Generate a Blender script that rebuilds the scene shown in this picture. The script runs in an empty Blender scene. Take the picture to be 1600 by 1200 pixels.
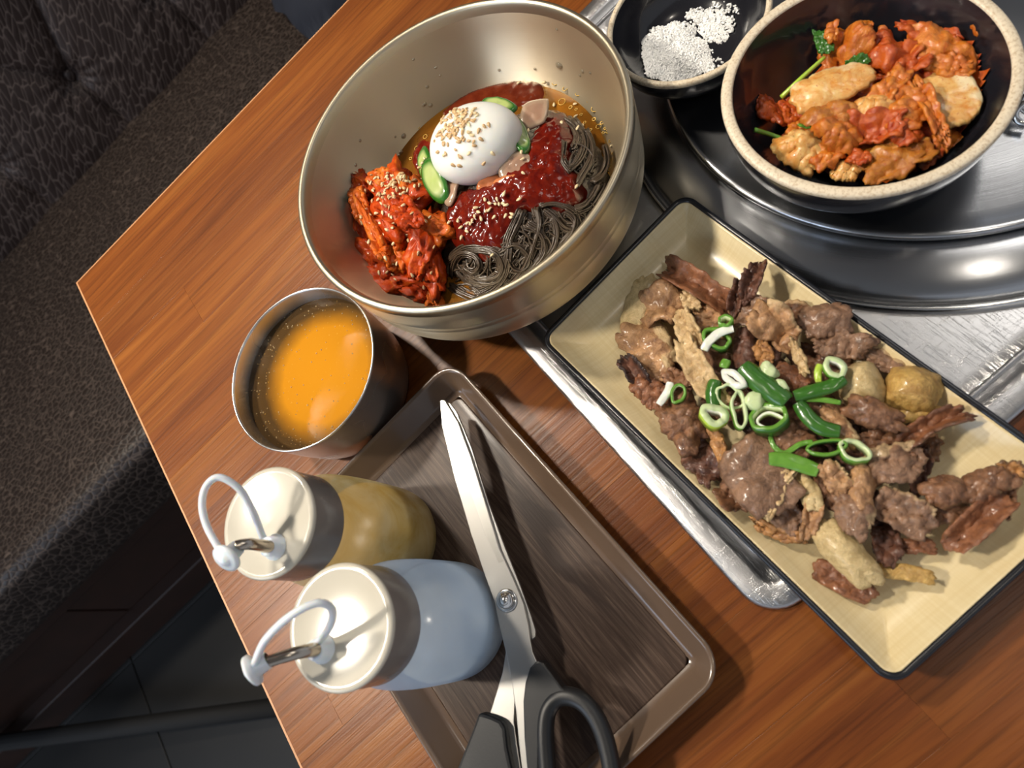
import bpy, math, random
from mathutils import Vector, Matrix, Euler, noise
import numpy as np

# ------------------------------------------------------------------ camera, world, lamps
SC = bpy.context.scene
COL = SC.collection
TZ = 0.74                      # height of the table top above the floor; all shapes below are written in table-top coordinates
CAM_P = Vector((0.28859653, -0.58671893, 0.38))
CAM_M = Matrix(((0.72640292, 0.68099474, 0.09265505), (-0.57571834, 0.67657451, -0.45912452), (-0.37534943, 0.28016618, 0.88352686)))
FPX = 1062.756
cam = bpy.data.cameras.new('camera'); cam_o = bpy.data.objects.new('camera', cam); COL.objects.link(cam_o)
cam.sensor_width = 36; cam.sensor_fit = 'HORIZONTAL'; cam.lens = FPX / 1600 * 36; cam.clip_start = .01
cam_o.matrix_world = Matrix.Translation(CAM_P + Vector((0, 0, TZ))) @ CAM_M.to_4x4()
cam.dof.use_dof = True; cam.dof.focus_distance = .44; cam.dof.aperture_fstop = 10
SC.camera = cam_o
W = bpy.data.worlds.new('world'); SC.world = W; W.use_nodes = True
W.node_tree.nodes['Background'].inputs[0].default_value = (.80, .84, .92, 1)
W.node_tree.nodes['Background'].inputs[1].default_value = .46
def lamp(name, loc, target, size, power, col, shape='DISK', sy=None, spread=180):
    l = bpy.data.lights.new(name, 'AREA'); l.shape = shape; l.size = size; l.energy = power; l.color = col
    if sy: l.size_y = sy
    l.spread = math.radians(spread)
    o = bpy.data.objects.new(name, l); COL.objects.link(o)
    o.location = Vector(loc) + Vector((0, 0, TZ))
    o.rotation_euler = (Vector(target) - Vector(loc)).to_track_quat('-Z', 'Y').to_euler()
WARM = (1, .90, .76)
lamp('ceiling_lamp', (-.70, .20, 1.55), (.05, -.10, 0), .16, 5.2, WARM, spread=75)
lamp('ceiling_lamp', (.05, .62, 1.60), (.22, -.12, 0), .16, 4.4, WARM, spread=75)
lamp('ceiling_lamp', (.62, -.98, 1.60), (.62, -.98, 0), .14, 1.6, WARM)
lamp('ceiling_lamp', (1.35, -.35, 1.60), (.8, -.3, 0), .45, 3.5, (1, .95, .88))
lamp('window_light', (-2.1, -.75, 1.1), (.1, -.4, 0), 1.2, 14, (.66, .80, 1), 'RECTANGLE', .9)
VS = SC.view_settings; SC.display_settings.display_device = 'sRGB'
VS.view_transform = 'Standard'; VS.look = 'None'; VS.exposure = 0.12; VS.gamma = 1; VS.use_curve_mapping = False
SC.cycles.use_denoising = True
SC.cycles.max_bounces = 8; SC.cycles.transparent_max_bounces = 16; SC.cycles.sample_clamp_indirect = 6
SC.cycles.caustics_reflective = False; SC.cycles.caustics_refractive = False
SC.cycles.blur_glossy = .5

# ------------------------------------------------------------------ helpers
def P(u, v, z):
    """the point at height z above the table top that the photograph shows at pixel (u, v)"""
    d = CAM_M @ Vector(((u - 800) / FPX, -(v - 600) / FPX, -1))
    return CAM_P + d * ((z - CAM_P.z) / d.z)
def setp(o, label=None, cat=None, group=None, kind=None):
    if label: o['label'] = label
    if cat: o['category'] = cat
    if group: o['group'] = group
    if kind: o['kind'] = kind
    return o
def thing(name, label, cat, base, group=None, kind=None):
    o = bpy.data.objects.new(name, None); COL.objects.link(o); o.empty_display_size = .02
    o.location = Vector(base) + Vector((0, 0, TZ)); o['base'] = list(base)
    return setp(o, label, cat, group, kind)
def mk(name, geo, mats, parent=None, base=None, smooth=True, mi=None, bevel=None, uv=None):
    """geo = (verts, faces) in table-top coordinates -> ONE mesh object, under parent or top-level with its origin at base"""
    vs, fs = geo
    if parent is not None: b = Vector(parent['base'])
    elif base is not None: b = Vector(base)
    else:
        a = np.array([tuple(v) for v in vs]); b = Vector(((a[:, 0].min() + a[:, 0].max()) / 2, (a[:, 1].min() + a[:, 1].max()) / 2, a[:, 2].min()))
    me = bpy.data.meshes.new(name)
    me.from_pydata([tuple(Vector(v) - b) for v in vs], [], [tuple(f) for f in fs]); me.update()
    if not isinstance(mats, (list, tuple)): mats = [mats]
    for m in mats: me.materials.append(m)
    if mi is not None:
        for pl, k in zip(me.polygons, mi): pl.material_index = k
    if smooth:
        me.polygons.foreach_set('use_smooth', [True] * len(me.polygons))
    o = bpy.data.objects.new(name, me); COL.objects.link(o); o['base'] = list(b)
    if parent is not None: o.parent = parent
    else: o.location = b + Vector((0, 0, TZ))
    if bevel:
        m = o.modifiers.new('bevel', 'BEVEL'); m.width = bevel; m.segments = 2; m.limit_method = 'ANGLE'
    return o
def dup(o, parent=None):
    c = o.copy(); COL.objects.link(c)
    if parent is not None: c.parent = parent
    for ch in list(o.children): dup(ch, c)
    return c
def join(*gs):
    V = []; F = []
    for vs, fs in gs:
        n = len(V); V += [tuple(v) for v in vs]; F += [tuple(i + n for i in f) for f in fs]
    return V, F
def box(x0, x1, y0, y1, z0, z1):
    return [(x0, y0, z0), (x1, y0, z0), (x1, y1, z0), (x0, y1, z0), (x0, y0, z1), (x1, y0, z1), (x1, y1, z1), (x0, y1, z1)], \
        [(3, 2, 1, 0), (4, 5, 6, 7), (0, 1, 5, 4), (1, 2, 6, 5), (2, 3, 7, 6), (3, 0, 4, 7)]
def loft(rings, cap0=False, cap1=False, wrap=False):
    n = len(rings[0]); V = [tuple(v) for r in rings for v in r]; F = []
    m = len(rings)
    for i in range(m if wrap else m - 1):
        j = (i + 1) % m
        for k in range(n):
            l = (k + 1) % n
            F.append((i * n + k, i * n + l, j * n + l, j * n + k))
    if cap0: F.append(tuple(range(n - 1, -1, -1)))
    if cap1: F.append(tuple(range((m - 1) * n, m * n)))
    return V, F
def lathe(prof, c, n=64, axis=(0, 0, 1), cap0=False, cap1=False):
    """prof = [(r, h)], revolved round axis through c"""
    ax = Vector(axis).normalized(); q = Vector((0, 0, 1)).rotation_difference(ax); c = Vector(c)
    rings = [[c + q @ Vector((r * math.cos(2 * math.pi * k / n), r * math.sin(2 * math.pi * k / n), h)) for k in range(n)] for r, h in prof]
    return loft(rings, cap0, cap1)
def tube(path, r, n=8, closed=False, caps=True):
    path = [Vector(p) for p in path]; m = len(path); rings = []
    up = None
    for i, p in enumerate(path):
        a = path[(i - 1) % m] if (closed or i > 0) else p
        b = path[(i + 1) % m] if (closed or i < m - 1) else p
        t = (b - a).normalized()
        if up is None:
            up = t.orthogonal().normalized()
        up = (up - t * up.dot(t)).normalized(); s = t.cross(up)
        rr = r[i] if isinstance(r, (list, tuple)) else r
        rings.append([p + (up * math.cos(2 * math.pi * k / n) + s * math.sin(2 * math.pi * k / n)) * rr for k in range(n)])
    return loft(rings, caps and not closed, caps and not closed, closed)
def spline(pts, n=8, closed=False):
    pts = [Vector(p) for p in pts]; out = []; m = len(pts)
    for i in range(m if closed else m - 1):
        if closed: a, b, c, d = pts[(i - 1) % m], pts[i], pts[(i + 1) % m], pts[(i + 2) % m]
        else: a, b, c, d = pts[max(i - 1, 0)], pts[i], pts[i + 1], pts[min(i + 2, m - 1)]
        for k in range(n):
            t = k / n
            out.append(.5 * ((2 * b) + (c - a) * t + (2 * a - 5 * b + 4 * c - d) * t * t + (3 * b - a - 3 * c + d) * t ** 3))
    if not closed: out.append(pts[-1])
    return out
def rrect(cx, cy, w, h, r, th, z, n=8):
    """rounded rectangle loop"""
    out = []; ct, st = math.cos(th), math.sin(th)
    for sx, sy, a0 in ((1, 1, 0), (-1, 1, 90), (-1, -1, 180), (1, -1, 270)):
        for k in range(n + 1):
            a = math.radians(a0 + 90 * k / n)
            x = sx * (w / 2 - r) + r * math.cos(a); y = sy * (h / 2 - r) + r * math.sin(a)
            out.append((cx + x * ct - y * st, cy + x * st + y * ct, z))
    return out
def rrloft(cx, cy, w, h, r, th, prof, cap0=False, cap1=False):
    return loft([rrect(cx, cy, w - 2 * i, h - 2 * i, max(r - i, .0012), th, z) for i, z in prof], cap0, cap1)
def extrude(poly, z0, z1):
    """poly = [(x, y)] counter-clockwise, z0/z1 numbers or functions of (x, y)"""
    f0 = z0 if callable(z0) else (lambda x, y: z0); f1 = z1 if callable(z1) else (lambda x, y: z1)
    n = len(poly)
    a = sum(poly[i][0] * poly[(i + 1) % n][1] - poly[(i + 1) % n][0] * poly[i][1] for i in range(n))
    if a < 0: poly = poly[::-1]
    V = [(x, y, f0(x, y)) for x, y in poly] + [(x, y, f1(x, y)) for x, y in poly]
    F = [tuple(range(n - 1, -1, -1)), tuple(range(n, 2 * n))] + [(i, (i + 1) % n, n + (i + 1) % n, n + i) for i in range(n)]
    return V, F
def sstep(a, b, x):
    t = min(1, max(0, (x - a) / (b - a))); return t * t * (3 - 2 * t)
def nz(x, y, z=0, s=1.0): return noise.noise(Vector((x * s, y * s, z * s)))

# ------------------------------------------------------------------ materials
class N:
    """a small wrapper for writing node trees"""
    def __init__(s, name):
        s.m = bpy.data.materials.new(name); s.m.use_nodes = True; s.t = s.m.node_tree; s.n = s.t.nodes
        s.b = s.n['Principled BSDF']; s.out = s.n['Material Output']
    def new(s, typ, **kw):
        x = s.n.new('ShaderNode' + typ)
        for k, v in kw.items(): setattr(x, k, v)
        return x
    def put(s, sock, v):
        if hasattr(v, 'bl_idname') or hasattr(v, 'is_linked'): s.t.links.new(v, sock)
        else: sock.default_value = v
    def inp(s, **kw):
        for k, v in kw.items(): s.put(s.b.inputs[k.replace('_', ' ')], v)
        return s
    def co(s, scale=(1, 1, 1), rot=(0, 0, 0), rnd=False, kind='Object'):
        c = s.new('TexCoord').outputs[kind]
        mp = s.new('Mapping'); s.t.links.new(c, mp.inputs[0]); mp.inputs['Scale'].default_value = scale; mp.inputs['Rotation'].default_value = rot
        if rnd:
            oi = s.new('ObjectInfo'); k = s.new('VectorMath', operation='SCALE'); k.inputs[0].default_value = (37, 53, 71)
            s.t.links.new(oi.outputs['Random'], k.inputs['Scale']); s.t.links.new(k.outputs[0], mp.inputs['Location'])
        return mp.outputs[0]
    def noise(s, co, scale, detail=4, rough=.55, dist=0):
        x = s.new('TexNoise'); s.t.links.new(co, x.inputs['Vector'])
        x.inputs['Scale'].default_value = scale; x.inputs['Detail'].default_value = detail; x.inputs['Roughness'].default_value = rough; x.inputs['Distortion'].default_value = dist
        return x.outputs[0]
    def vor(s, co, scale, feature='F1', out='Distance', rnd=1.0):
        x = s.new('TexVoronoi', feature=feature); s.t.links.new(co, x.inputs['Vector']); x.inputs['Scale'].default_value = scale; x.inputs['Randomness'].default_value = rnd
        return x.outputs[out]
    def ramp(s, fac, stops):
        x = s.new('ValToRGB'); s.t.links.new(fac, x.inputs[0]); cr = x.color_ramp
        while len(cr.elements) < len(stops): cr.elements.new(.5)
        for e, (p, c) in zip(cr.elements, stops):
            e.position = p; e.color = (c, c, c, 1) if isinstance(c, (int, float)) else (*c, 1)
        return x.outputs[0]
    def mix(s, fac, a, b, blend='MIX'):
        x = s.new('Mix', data_type='RGBA', blend_type=blend)
        for sock, v in ((x.inputs[0], fac), (x.inputs[6], a), (x.inputs[7], b)):
            if isinstance(v, tuple) and len(v) == 3: v = (*v, 1)
            s.put(sock, v)
        return x.outputs[2]
    def math(s, op, a, b=0.0, clamp=False):
        x = s.new('Math', operation=op, use_clamp=clamp); s.put(x.inputs[0], a); s.put(x.inputs[1], b); return x.outputs[0]
    def attr(s, name): return s.new('Attribute', attribute_name=name).outputs['Fac']
    def bump(s, h, strength=.3, dist=.001):
        x = s.new('Bump'); s.t.links.new(h, x.inputs['Height']); x.inputs['Strength'].default_value = strength; x.inputs['Distance'].default_value = dist
        s.t.links.new(x.outputs[0], s.b.inputs['Normal']); return s
def plain(name, col, rough=.4, metal=0.0, coat=0.0, nscale=60, namt=.12, bump=0.0, bscale=200, sss=0.0, **kw):
    m = N(name); co = m.co()
    f = m.noise(co, nscale)
    c = m.mix(f, tuple(x * (1 - namt) for x in col), tuple(min(1, x * (1 + namt)) for x in col))
    m.inp(Base_Color=c, Roughness=rough, Metallic=metal, Coat_Weight=coat)
    if sss: m.inp(Subsurface_Weight=sss, Subsurface_Radius=(.6, .35, .2), Subsurface_Scale=.004)
    if bump: m.bump(m.noise(co, bscale, 5), bump)
    for k, v in kw.items(): m.inp(**{k: v})
    return m.m
def metal(name, col, rough=.28, aniso=0.0, radial=True, ring=0.0, scratch=0.0, smudge=.1):
    m = N(name); co = m.co()
    f = m.noise(co, 14, 3); r = m.math('MULTIPLY_ADD', f, smudge); r.node.inputs[2].default_value = rough - smudge * .5
    m.inp(Base_Color=(*col, 1), Metallic=1.0, Roughness=r)
    h = None
    if ring:      # fine turned lines round the axis of the piece
        sep = m.new('SeparateXYZ'); m.t.links.new(co, sep.inputs[0])
        rr = m.math('SQRT', m.math('ADD', m.math('POWER', sep.outputs[0], 2.0), m.math('POWER', sep.outputs[1], 2.0)))
        cmb = m.new('CombineXYZ'); m.t.links.new(rr, cmb.inputs[0]); m.t.links.new(sep.outputs[2], cmb.inputs[2])
        h = m.noise(cmb.outputs[0], 1400, 3, .7); m.bump(h, ring, .0004)
    if scratch:
        a = m.noise(m.co((90, 3, 90)), 22, 4, .7); b = m.noise(m.co((4, 120, 90), (0, 0, .5)), 22, 4, .7)
        h = m.math('ADD', m.ramp(a, [(.55, 0), (.75, 1)]), m.ramp(b, [(.6, 0), (.8, 1)])); m.bump(h, scratch, .0004)
    if aniso:
        t = m.new('Tangent', direction_type='RADIAL', axis='Z'); m.t.links.new(t.outputs[0], m.b.inputs['Tangent']); m.inp(Anisotropic=aniso, Anisotropic_Rotation=.25)
    return m.m

# wood of the table staves: one printed grain, another tone on each stave
def wood_mat():
    m = N('table_wood'); co = m.co((1, 1, 1), rnd=True)
    st = m.new('Mapping'); m.t.links.new(co, st.inputs[0]); st.inputs['Scale'].default_value = (1.3, 21, 21)
    big = m.noise(st.outputs[0], 2.2, 5, .6, 1.4)
    st2 = m.new('Mapping'); m.t.links.new(co, st2.inputs[0]); st2.inputs['Scale'].default_value = (10, 420, 420)
    fine = m.noise(st2.outputs[0], 1.0, 4, .65)
    c = m.ramp(big, [(.25, (.118, .031, .006)), (.5, (.186, .056, .0095)), (.75, (.262, .093, .0165))])
    oi = m.new('ObjectInfo')
    tone = m.ramp(oi.outputs['Random'], [(0, (.80, .74, .80)), (.35, (.95, .88, .85)), (.7, (1.05, 1.05, 1.0)), (1, (1.15, 1.2, 1.1))])
    c = m.mix(1.0, c, tone, 'MULTIPLY')
    dark = m.ramp(fine, [(.34, .55), (.5, 1.0), (.75, 1.12)])
    c = m.mix(.75, c, m.mix(1.0, c, dark, 'MULTIPLY'))
    m.inp(Base_Color=c, Roughness=.33, Specular_IOR_Level=.28)
    m.bump(m.ramp(fine, [(.3, 0), (.6, 1)]), .13, .0005)
    return m.m
M = {}
M['wood'] = wood_mat()
M['band'] = plain('edge_band', (.55, .27, .12), .45)
M['under'] = plain('table_underside', (.05, .035, .025), .7)
M['iron'] = plain('black_iron', (.006, .006, .0065), .8)
M['steel'] = metal('steel', (.52, .52, .53), .32, scratch=.3)
M['steel_turned'] = metal('steel_turned', (.47, .48, .50), .22, aniso=.75, ring=.12)
M['brass'] = metal('pale_bronze_steel', (.60, .51, .365), .37, aniso=.85, ring=.10, smudge=.08)
M['brass_rim'] = metal('pale_bronze_rim', (.52, .45, .33), .38)
M['cupsteel'] = metal('cup_steel', (.62, .61, .60), .27, aniso=.7, ring=.05)
M['blade'] = metal('blade_steel', (.46, .45, .43), .36, smudge=.06)
M['edge'] = metal('ground_edge', (.56, .55, .52), .30)
M['chrome'] = metal('bright_steel', (.75, .74, .72), .15)
M['spout'] = metal('spout_steel', (.45, .40, .34), .22)
M['black_plastic'] = plain('black_plastic', (.010, .0105, .012), .42, nscale=300, bump=.05, bscale=900)
M['ivory'] = plain('ivory_plastic', (.57, .535, .45), .18, coat=.2, namt=.03)
M['ivory_shade'] = plain('ivory_plastic_shade', (.24, .215, .195), .25, coat=.2, namt=.03)  # the cap's ivory plastic with its shade painted into the colour
M['tray'] = plain('tray_plastic', (.115, .076, .052), .2, coat=.35, namt=.05)
M['plate_black'] = plain('plate_black', (.009, .010, .014), .26, namt=.1)
M['bowl_black'] = plain('bowl_black', (.012, .012, .016), .2, coat=.3)

def speckle_mat(name, a, b, rough=.35, scale=900):
    m = N(name); f = m.noise(m.co(), scale, 2, .7); g = m.noise(m.co(), 30, 3)
    c = m.ramp(f, [(.35, b), (.5, a), (.8, tuple(min(1, x * 1.1) for x in a))])
    c = m.mix(m.math('MULTIPLY', g, .25), c, b)
    m.inp(Base_Color=c, Roughness=rough); m.bump(f, .08, .0005); return m.m
M['cream_rim'] = speckle_mat('cream_rim', (.76, .66, .50), (.56, .43, .28), .4, 700)
def plate_mat():
    m = N('cream_glaze'); a = m.noise(m.co((900, 14, 14)), 1, 3); b = m.noise(m.co((14, 900, 14)), 1, 3)
    st = m.noise(m.co(), 22, 3)
    c = m.mix(m.ramp(m.math('MULTIPLY', a, b), [(.15, 0), (.4, 1)]), (.66, .535, .30), (.72, .605, .37))
    c = m.mix(m.ramp(st, [(.55, 0), (.8, .35)]), c, (.55, .34, .13))
    m.inp(Base_Color=c, Roughness=.3, Coat_Weight=.15, Coat_Roughness=.12); m.bump(m.math('ADD', a, b), .06, .0004); return m.m
M['cream'] = plate_mat()
def traywood():
    m = N('tray_floor_print'); co = m.co((1, 1, 1), (0, 0, -.0437))
    st = m.new('Mapping'); m.t.links.new(co, st.inputs[0]); st.inputs['Scale'].default_value = (230, 9, 1)
    f = m.noise(st.outputs[0], 2.4, 4, .65, .9)
    st2 = m.new('Mapping'); m.t.links.new(co, st2.inputs[0]); st2.inputs['Scale'].default_value = (16, 5, 1)
    g = m.noise(st2.outputs[0], 2.2, 3, .5, 1.2)
    c = m.ramp(f, [(.3, (.027, .015, .0105)), (.5, (.058, .036, .026)), (.72, (.112, .076, .057))])
    c = m.mix(m.ramp(g, [(.58, 0), (.66, .75)]), c, (.028, .016, .012))
    m.inp(Base_Color=c, Roughness=.4, Specular_IOR_Level=.25, Coat_Weight=.06, Coat_Roughness=.15); m.bump(f, .2, .0005); return m.m
M['traywood'] = traywood()
def leather(name, sc, c0, c1, stretch=(1, 1, 1), bmp=.35, rot=(0, 0, 0)):
    m = N(name); r0 = m.co((1, 1, 1), rot); mp = m.new('Mapping'); m.t.links.new(r0, mp.inputs[0]); mp.inputs['Scale'].default_value = stretch; co = mp.outputs[0]
    nd = m.noise(m.co(), 30, 3); wob = m.mix(.12, co, nd.node.outputs['Color'])
    e = m.vor(wob, sc, 'DISTANCE_TO_EDGE'); fine = m.noise(m.co(), 380, 3)
    line = m.ramp(e, [(0, 1), (.035, .4), (.09, 0)])
    c = m.mix(line, c0, c1); m.inp(Base_Color=c, Roughness=m.math('MULTIPLY_ADD', line, .1)); m.b.inputs['Roughness'].links[0].from_node.inputs[2].default_value = .42
    h = m.math('ADD', m.math('MULTIPLY', m.ramp(e, [(0, 0), (.25, 1)]), 1.0), m.math('MULTIPLY', fine, .3)); m.inp(Specular_IOR_Level=.3); m.bump(h, bmp, .0012); return m.m
M['leather_back'] = leather('dark_leather', 1, (.026, .0165, .0145), (.125, .096, .086), (150, 150, 36), .25, (0, math.radians(-38), 0))
M['leather_seat'] = leather('dark_leather_fine', 1, (.016, .0102, .008), (.095, .071, .058), (95, 165, 95), .4)
M['benchwood'] = plain('dark_red_wood', (.026, .0095, .005), .5, nscale=25, namt=.4)
M['tile'] = plain('floor_tile', (.012, .0112, .0105), .5, nscale=12, namt=.3)
M['grout'] = plain('tile_grout', (.024, .022, .02), .8)
M['navy'] = plain('navy_cloth', (.010, .013, .024), .8, bump=.3, bscale=700)
M['ceiling'] = plain('ceiling_paint', (.42, .41, .39), .8)
M['silicone'] = plain('white_silicone', (.72, .78, .84), .35, sss=.5, nscale=40, namt=.02)

# ------------------------------------------------------------------ the room
fl = mk('floor', box(-2.6, 2.6, -2.4, 1.2, -TZ - .03, -TZ - .004), M['grout'], smooth=False); fl['kind'] = 'structure'
for i in range(9):
    for j in range(7):
        x0 = -2.6 + i * .6 - .015; y0 = .13 - .6 * 5 + j * .6
        x1 = min(x0 + .6, 2.6); y1 = min(y0 + .6, 1.2)
        if j == 0: y0 = max(y0, -2.4)
        if y1 - y0 < .05: continue
        mk('tile', box(x0 + .0015, x1 - .0015, y0 + .0015, y1 - .0015, -TZ - .004, -TZ), M['tile'], fl, smooth=False, bevel=.0008)
wb = mk('wall_back', box(-2.6, 2.6, 1.2, 1.3, -TZ, 1.66), plain('wall_paint', (.20, .15, .11), .8), smooth=False); wb['kind'] = 'structure'
ce = mk('ceiling', box(-2.6, 2.6, -2.4, 1.3, 1.66, 1.70), M['ceiling'], smooth=False); ce['kind'] = 'structure'

# ------------------------------------------------------------------ bench
bench = thing('bench', 'dark brown leather bench with deep buttoned back beside the wooden table', 'bench', (-.3, .4, -TZ))
prof = [(.62, -.42), (.11, -.42), (.093, -.415), (.088, -.40), (.088, -.33), (.092, -.306), (.104, -.293), (.125, -.29), (.70, -.29), (.70, -.42)]
def prism_x(prof, x0, x1, nx=1, cap=True):
    n = len(prof); rings = [[(x0 + (x1 - x0) * i / nx, y, z) for y, z in prof] for i in range(nx + 1)]
    return loft(rings, cap, cap)
mk('seat', prism_x(prof[1:], -1.9, 1.3, 1), M['leather_seat'], bench, smooth=False, bevel=.004)
BX = [.005 + .2015 * k for k in range(-6, 6)]
BZ0, BZ1 = -.188, -.03
segs = []; btn = []
for k, x in enumerate(BX):
    segs.append(((x, BZ0), (x, -.31))); btn.append((x, BZ0))
    for s in (-1, 1): segs.append(((x, BZ0), (x + s * .1, BZ1)))
    btn.append((x + .1, BZ1))
    for s in (-1, 1): segs.append(((x + .1, BZ1), (x + .1 + s * .1, BZ1 + .16)))
SA = np.array([a for a, b in segs]); SB = np.array([b for a, b in segs]); BT = np.array(btn)
gx = np.linspace(-.80, .62, 500); gz = np.linspace(-.305, .16, 150)
V = []
for z in gz:
    for x in gx:
        q = np.array((x, z)); d = SB - SA; t = np.clip(((q - SA) * d).sum(1) / (d * d).sum(1), 0, 1)
        ds = np.linalg.norm(SA + d * t[:, None] - q, axis=1).min(); db = np.linalg.norm(BT - q, axis=1).min()
        puff = .016 * (1 - math.exp(-(ds / .045) ** .8)) * min(1, db / .05) ** .4 - .020 * math.exp(-(db / .020) ** 2)
        puff -= .0035 * math.exp(-(ds / .0035) ** 2)
        low = sstep(-.305, -.265, z)
        # small gathers that run out from the button
        bi = np.linalg.norm(BT - q, axis=1).argmin(); ang = math.atan2(z - BT[bi][1], x - BT[bi][0])
        puff += .0022 * math.sin(ang * 13 + bi) * math.exp(-db / .035) * min(1, db / .012)
        V.append((x, .655 + .06 * (z + .29) - puff * (.35 + .65 * low) - .006 * (1 - low), z))
nx = len(gx)
F = [(j * nx + i, j * nx + i + 1, (j + 1) * nx + i + 1, (j + 1) * nx + i) for j in range(len(gz) - 1) for i in range(nx - 1)]
mk('backrest', (V, F), M['leather_back'], bench)
mk('back_board', box(-1.9, 1.3, .70, .74, -TZ, .17), M['benchwood'], bench, smooth=False)
b0 = None
for x, z in btn:
    if -.75 < x < .6 and z < .05:
        mk('button', lathe([(.0, .005), (.006, .0045), (.010, .002), (.011, -.002)], (x, .672 + .06 * (z + .29), z), 16, (0, -1, 0)), M['leather_back'], bench)
mk('rail', box(-1.9, 1.3, .150, .185, -.505, -.425), M['benchwood'], bench, smooth=False, bevel=.004)
for i in range(8):
    x0 = -1.9 + i * .4
    mk('front_panel', box(x0 + .002, x0 + .398, .172, .19, -.66, -.505), M['benchwood'], bench, smooth=False, bevel=.002)
mk('plinth', box(-1.9, 1.3, .140, .185, -TZ, -.66), M['benchwood'], bench, smooth=False, bevel=.003)
setp(mk('black_bar', tube([P(-60, 1168, -.62), P(560, 1088, -.722)], .0165, 12), M['iron']),  # sloping black tube that draws the dark band low at the bench
    'black bar shape across the dark floor below the table corner', 'bar')
# padded navy coat that lies on the seat
cv = []; nu, nv = 46, 26
for j in range(nv + 1):
    for i in range(nu + 1):
        s, t = i / nu * 2 - 1, j / nv * 2 - 1
        k = max(0, 1 - (abs(s) ** 3 + abs(t) ** 3) * .9)
        quilt = .5 + .5 * abs(math.sin((s * 3.2 + .3 * t) * math.pi)) ** .5
        h = .085 * k ** .5 * (.7 + .3 * quilt) + .012 * nz(s * 3, t * 3, 5) * k
        cv.append((.46 + s * .135 * (1 + .1 * nz(t * 2, 1)), .50 + t * .09 * (1 + .12 * nz(s * 2, 4)), -.289 + h))
cf = [(j * (nu + 1) + i, j * (nu + 1) + i + 1, (j + 1) * (nu + 1) + i + 1, (j + 1) * (nu + 1) + i) for j in range(nv) for i in range(nu)]
setp(mk('folded_coat', (cv, cf), M['navy']), 'dark navy padded coat lying on the leather seat behind the table edge', 'coat')

# ------------------------------------------------------------------ table
table = thing('table', 'restaurant table topped with glued orange brown wood staves', 'table', (.56, -.4, -TZ))
TX, TY = 1.14, -.80
mk('tabletop', box(.001, TX, TY, -.001, -.032, -.004), M['under'], table, smooth=False)
rnd = random.Random(7)
yb = [-.0012, -.0620, -.1085, -.1550, -.2010]
while yb[-1] > TY + .06: yb.append(yb[-1] - .0465)
yb[-1] = TY
fixed = {2: [.0897], 0: [], 1: [], 3: [.265, .52], 4: [.14]}
for r in range(len(yb) - 1):
    cuts = [.0012] + fixed.get(r, [])
    x = cuts[-1] if r in fixed and fixed[r] else rnd.uniform(.02, .3) if r not in fixed else .30
    if r not in fixed: cuts.append(x)
    while x < TX - .1:
        x += rnd.uniform(.22, .46); cuts.append(min(x, TX))
    if cuts[-1] < TX: cuts.append(TX)
    for a, b in zip(cuts, cuts[1:]):
        if b - a < .01: continue
        mk('stave', box(a + .00002, b - .00002, yb[r + 1] + .00002, yb[r] - .00002, -.004, 0), M['wood'], table, smooth=False, bevel=.00008)
mk('edge_band', box(-.0002, .0012, TY, 0, -.034, .0001), M['band'], table, smooth=False)
mk('edge_band', box(.0012, TX, -.0012, 0, -.034, .0001), M['band'], table, smooth=False)
mk('pedestal', box(.50, .62, -.46, -.34, -TZ + .03, -.032), M['iron'], table, smooth=False, bevel=.004)
mk('foot', box(.30, .82, -.66, -.14, -TZ, -TZ + .03), M['iron'], table, smooth=False, bevel=.008)

# ------------------------------------------------------------------ grill insert: steel surround, ring, lid
SX0, SX1, SY0, SY1 = .2685, .870, -.5870, -.2080
ctr = ((SX0 + SX1) / 2, (SY0 + SY1) / 2)
GC = Vector((.5696, -.4018, 0))
sur = thing('grill_surround', 'scratched rectangular steel grill surround with rolled edge set on the wooden table', 'grill surround', (*ctr, 0))
sw, sh = SX1 - SX0, SY1 - SY0
mk('pan', rrloft(*ctr, sw, sh, .02, 0, [(.022, .0002), (.0, .0002), (0, .0022), (.0006, .0034), (.002, .0042), (.011, .0044), (.0135, .0036), (.0148, .0014), (.030, .0012)], True, True), M['steel'], sur)
mk('ridge', rrloft(*ctr, sw - .036, sh - .036, .014, 0, [(0, .0010), (.0004, .0026), (.0014, .0033), (.0026, .0026), (.003, .0010)]), M['steel'], sur)
mk('low_ring', lathe([(.1785, .0012), (.1785, .0045), (.180, .0058), (.1815, .0052), (.1822, .0012)], GC, 128), M['chrome'], sur)
mk('sloping_ring', lathe([(.130, .0014), (.130, .0125), (.1500, .0135), (.158, .0128), (.167, .0105), (.1735, .0072), (.1762, .0045), (.1770, .0025), (.1765, .0013), (.165, .0012)], GC, 160), M['steel_turned'], sur)
lid = thing('grill_cover', 'round polished steel grill cover with rolled bead under the two black bowls', 'grill cover', (GC.x, GC.y, .013))
mk('disc', lathe([(0, .0162), (.06, .0164), (.11, .0174), (.135, .0188), (.1420, .0203), (.1455, .0216), (.1475, .0218), (.1488, .0208), (.1492, .0190), (.1484, .0172), (.1466, .0160), (.140, .0150), (0, .0145)], GC, 160), M['steel_turned'], lid)
hp = [P(1603, 160, .028), P(1592, 168, .027), P(1586, 180, .025), P(1592, 190, .023), P(1606, 194, .0225)]
mk('wire_handle', tube(spline(hp, 6), .0016, 8), M['chrome'], lid)
mk('wire_handle', tube(spline([q + Vector((.005, .002, .001)) for q in hp], 6), .0012, 8), M['chrome'], lid)
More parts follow.
